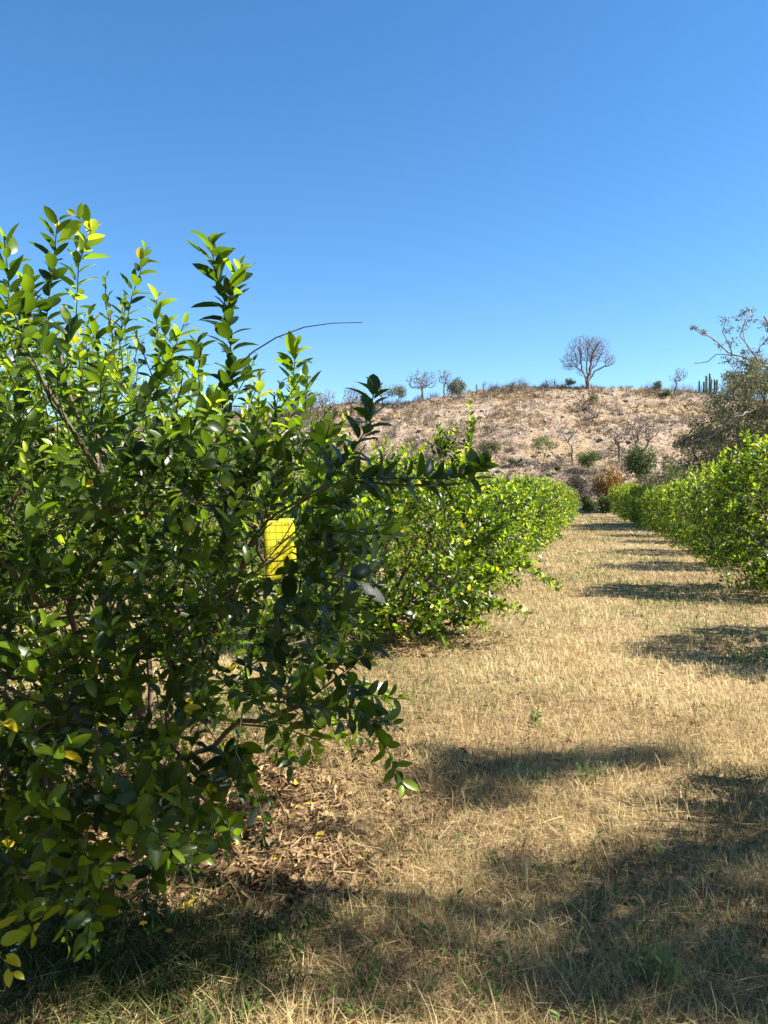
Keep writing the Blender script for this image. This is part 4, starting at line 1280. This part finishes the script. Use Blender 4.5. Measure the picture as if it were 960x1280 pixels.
def dry_twig(px0, py0, px1, py1, lift, label, r=.004, side=4):
    a, b = on_ground(px0, py0), on_ground(px1, py1)
    a = a + np.array([0, 0, .03]); b = b + np.array([0, 0, lift])
    root = empty('fallen_branch', a, label, 'branch', 'dry branches on the grass')
    W = Wood(a, b - a); ln = float(np.linalg.norm(b - a))
    m1 = a + (b - a) * .35 + rng.normal(0, ln * .04, 3) * np.array([1, 1, .3]); m2 = a + (b - a) * .7 + rng.normal(0, ln * .05, 3) * np.array([1, 1, .3])
    ids = W.line(0, [m1, m2, b], ln * .08, ln * .006)
    for k in range(side):
        j = ids[int(rng.uniform(.2, .9) * len(ids))]
        v = unit(b - a) * .7 + rng.normal(0, .5, 3) * np.array([1, 1, .25])
        e = W.p[j] + v * ln * rng.uniform(.15, .35); e[2] = max(e[2], .03)
        W.line(j, [e], ln * .08, ln * .008)
    g = Geo(); W.mesh(g, r * .35, 2.2, 5, r, tone=rng.random(len(W.p)) * .6)
    g.build('wood', TWIG, root, a)


def build_small():
    weed(823, 1240, 44, .065, .14, 'pale green broad leaved weed in the lower right grass', .85, .09, .3)
    weed(668, 908, 44, .045, .15, 'bushy dark weed in the sunlit grass beyond the shade band', .3, .10)
    weed(660, 985, 50, .045, .13, 'grey green feathery weed just in front of the shade band', .7, .15, .2)
    weed(735, 975, 56, .045, .14, 'leafy green weed at the right end of the shade band', .5, .16, .25)
    weed(800, 965, 24, .03, .10, 'small weed between shade band and right edge', .5, .14, .25)
    weed(930, 830, 130, .06, .26, 'tall bushy weed in the round shadow at the right edge', .45, .35, .35)
    weed(905, 990, 60, .045, .13, 'weed patch beside the dry branches at the right', .35, .2, .25)
    weed(540, 1075, 24, .03, .10, 'thin weed in the sunlit patch of foreground grass', .5, .08, .15)
    weed(575, 1215, 14, .035, .06, 'small weed low in the centre foreground', .35, .07, .2)
    weed(285, 1195, 30, .028, .07, 'bright little weed among the fallen brown leaves', .8, .06, .45)
    weed(400, 1165, 60, .04, .08, 'dark weed spreading at the edge of the fallen leaves', .25, .14, .35)
    weed(330, 1070, 6, .05, .05, 'seedling with rounded leaves on the leaf litter', .4, .04, .6)
    weed(175, 1200, 40, .05, .10, 'green weed with small orange flowers under the near tree', .3, .16, .35, 3)
    weed(880, 1225, 20, .035, .08, 'narrow weed right of the pale broad leaved weed', .35, .10, .2)
    weed(700, 1100, 16, .03, .09, 'little dark weed in the middle of the right grass', .35, .08, .2)
    dry_twig(960, 1035, 800, 1050, .10, 'long dark fallen branch from the right edge over the grass', .0055, 6)
    dry_twig(870, 1010, 755, 1015, .06, 'thin fallen branch pointing left beside the weed patch', .005, 4)
    dry_twig(780, 1045, 850, 1180, .05, 'slender pale twig running down through the right foreground', .004, 3)
    dry_twig(905, 1170, 870, 1100, .06, 'pale twig upright in the shaded right corner', .0035, 2)
    dry_twig(945, 975, 850, 990, .08, 'straw coloured branch lying near the right edge', .006, 4)
    dry_twig(745, 1010, 800, 1060, .05, 'bent twig left of the long dark branch', .004, 3)
    dry_twig(940, 1090, 830, 1090, .05, 'grey twig parallel to the long dark branch', .004, 3)
    dry_twig(120, 1275, 85, 1240, .03, 'short pale twig in the lower left corner', .006, 2)


# ------------------------------------------------------------------ light, sky, camera
def setup():
    sc = bpy.context.scene
    w = bpy.data.worlds.new('World'); sc.world = w; w.use_nodes = True
    nt = w.node_tree; bg = nt.nodes['Background']
    sky = nt.nodes.new('ShaderNodeTexSky'); sky.sky_type = 'NISHITA'; sky.sun_disc = False
    sky.sun_elevation = SUN_EL; sky.sun_rotation = PI / 2 - SUN_AZ
    sky.altitude = 900; sky.air_density = 1.0; sky.dust_density = .1; sky.ozone_density = 3.0
    hs = nt.nodes.new('ShaderNodeHueSaturation'); hs.inputs['Saturation'].default_value = 1.23; hs.inputs['Hue'].default_value = .498; hs.inputs['Value'].default_value = 1.08
    nt.links.new(sky.outputs[0], hs.inputs['Color'])
    nt.links.new(hs.outputs[0], bg.inputs[0]); bg.inputs[1].default_value = .066
    l = bpy.data.lights.new('sun', 'SUN'); l.energy = 5.0; l.angle = math.radians(.5); l.color = (1, .95, .86)
    o = bpy.data.objects.new('sun', l); C.objects.link(o)
    from mathutils import Vector
    o.rotation_euler = Vector([-float(v) for v in SUN]).to_track_quat('-Z', 'Y').to_euler()
    o.location = (30, 0, 40)
    cam = bpy.data.cameras.new('camera'); co = bpy.data.objects.new('camera', cam); C.objects.link(co)
    cam.sensor_fit = 'VERTICAL'; cam.sensor_height = 36; cam.lens = 36 * F / 1280
    cam.clip_start = .05; cam.clip_end = 6000
    co.location = (0, 0, EYE); co.rotation_euler = (PI / 2 - PITCH, 0, YAW)
    sc.camera = co
    sc.view_settings.view_transform = 'Standard'; sc.view_settings.look = 'None'
    sc.view_settings.exposure = 1.66; sc.view_settings.gamma = 1; sc.view_settings.use_curve_mapping = False
    sc.render.engine = 'CYCLES'
    cy = sc.cycles
    cy.use_denoising = True
    cy.max_bounces = 6; cy.diffuse_bounces = 2; cy.glossy_bounces = 2; cy.transmission_bounces = 4
    cy.sample_clamp_indirect = 6


build_ground()
build_hill()
build_grass()
build_litter()
build_rows()
shade_tree()
build_hill_plants()
thorn_tree()
sticky_card()
build_small()
setup()
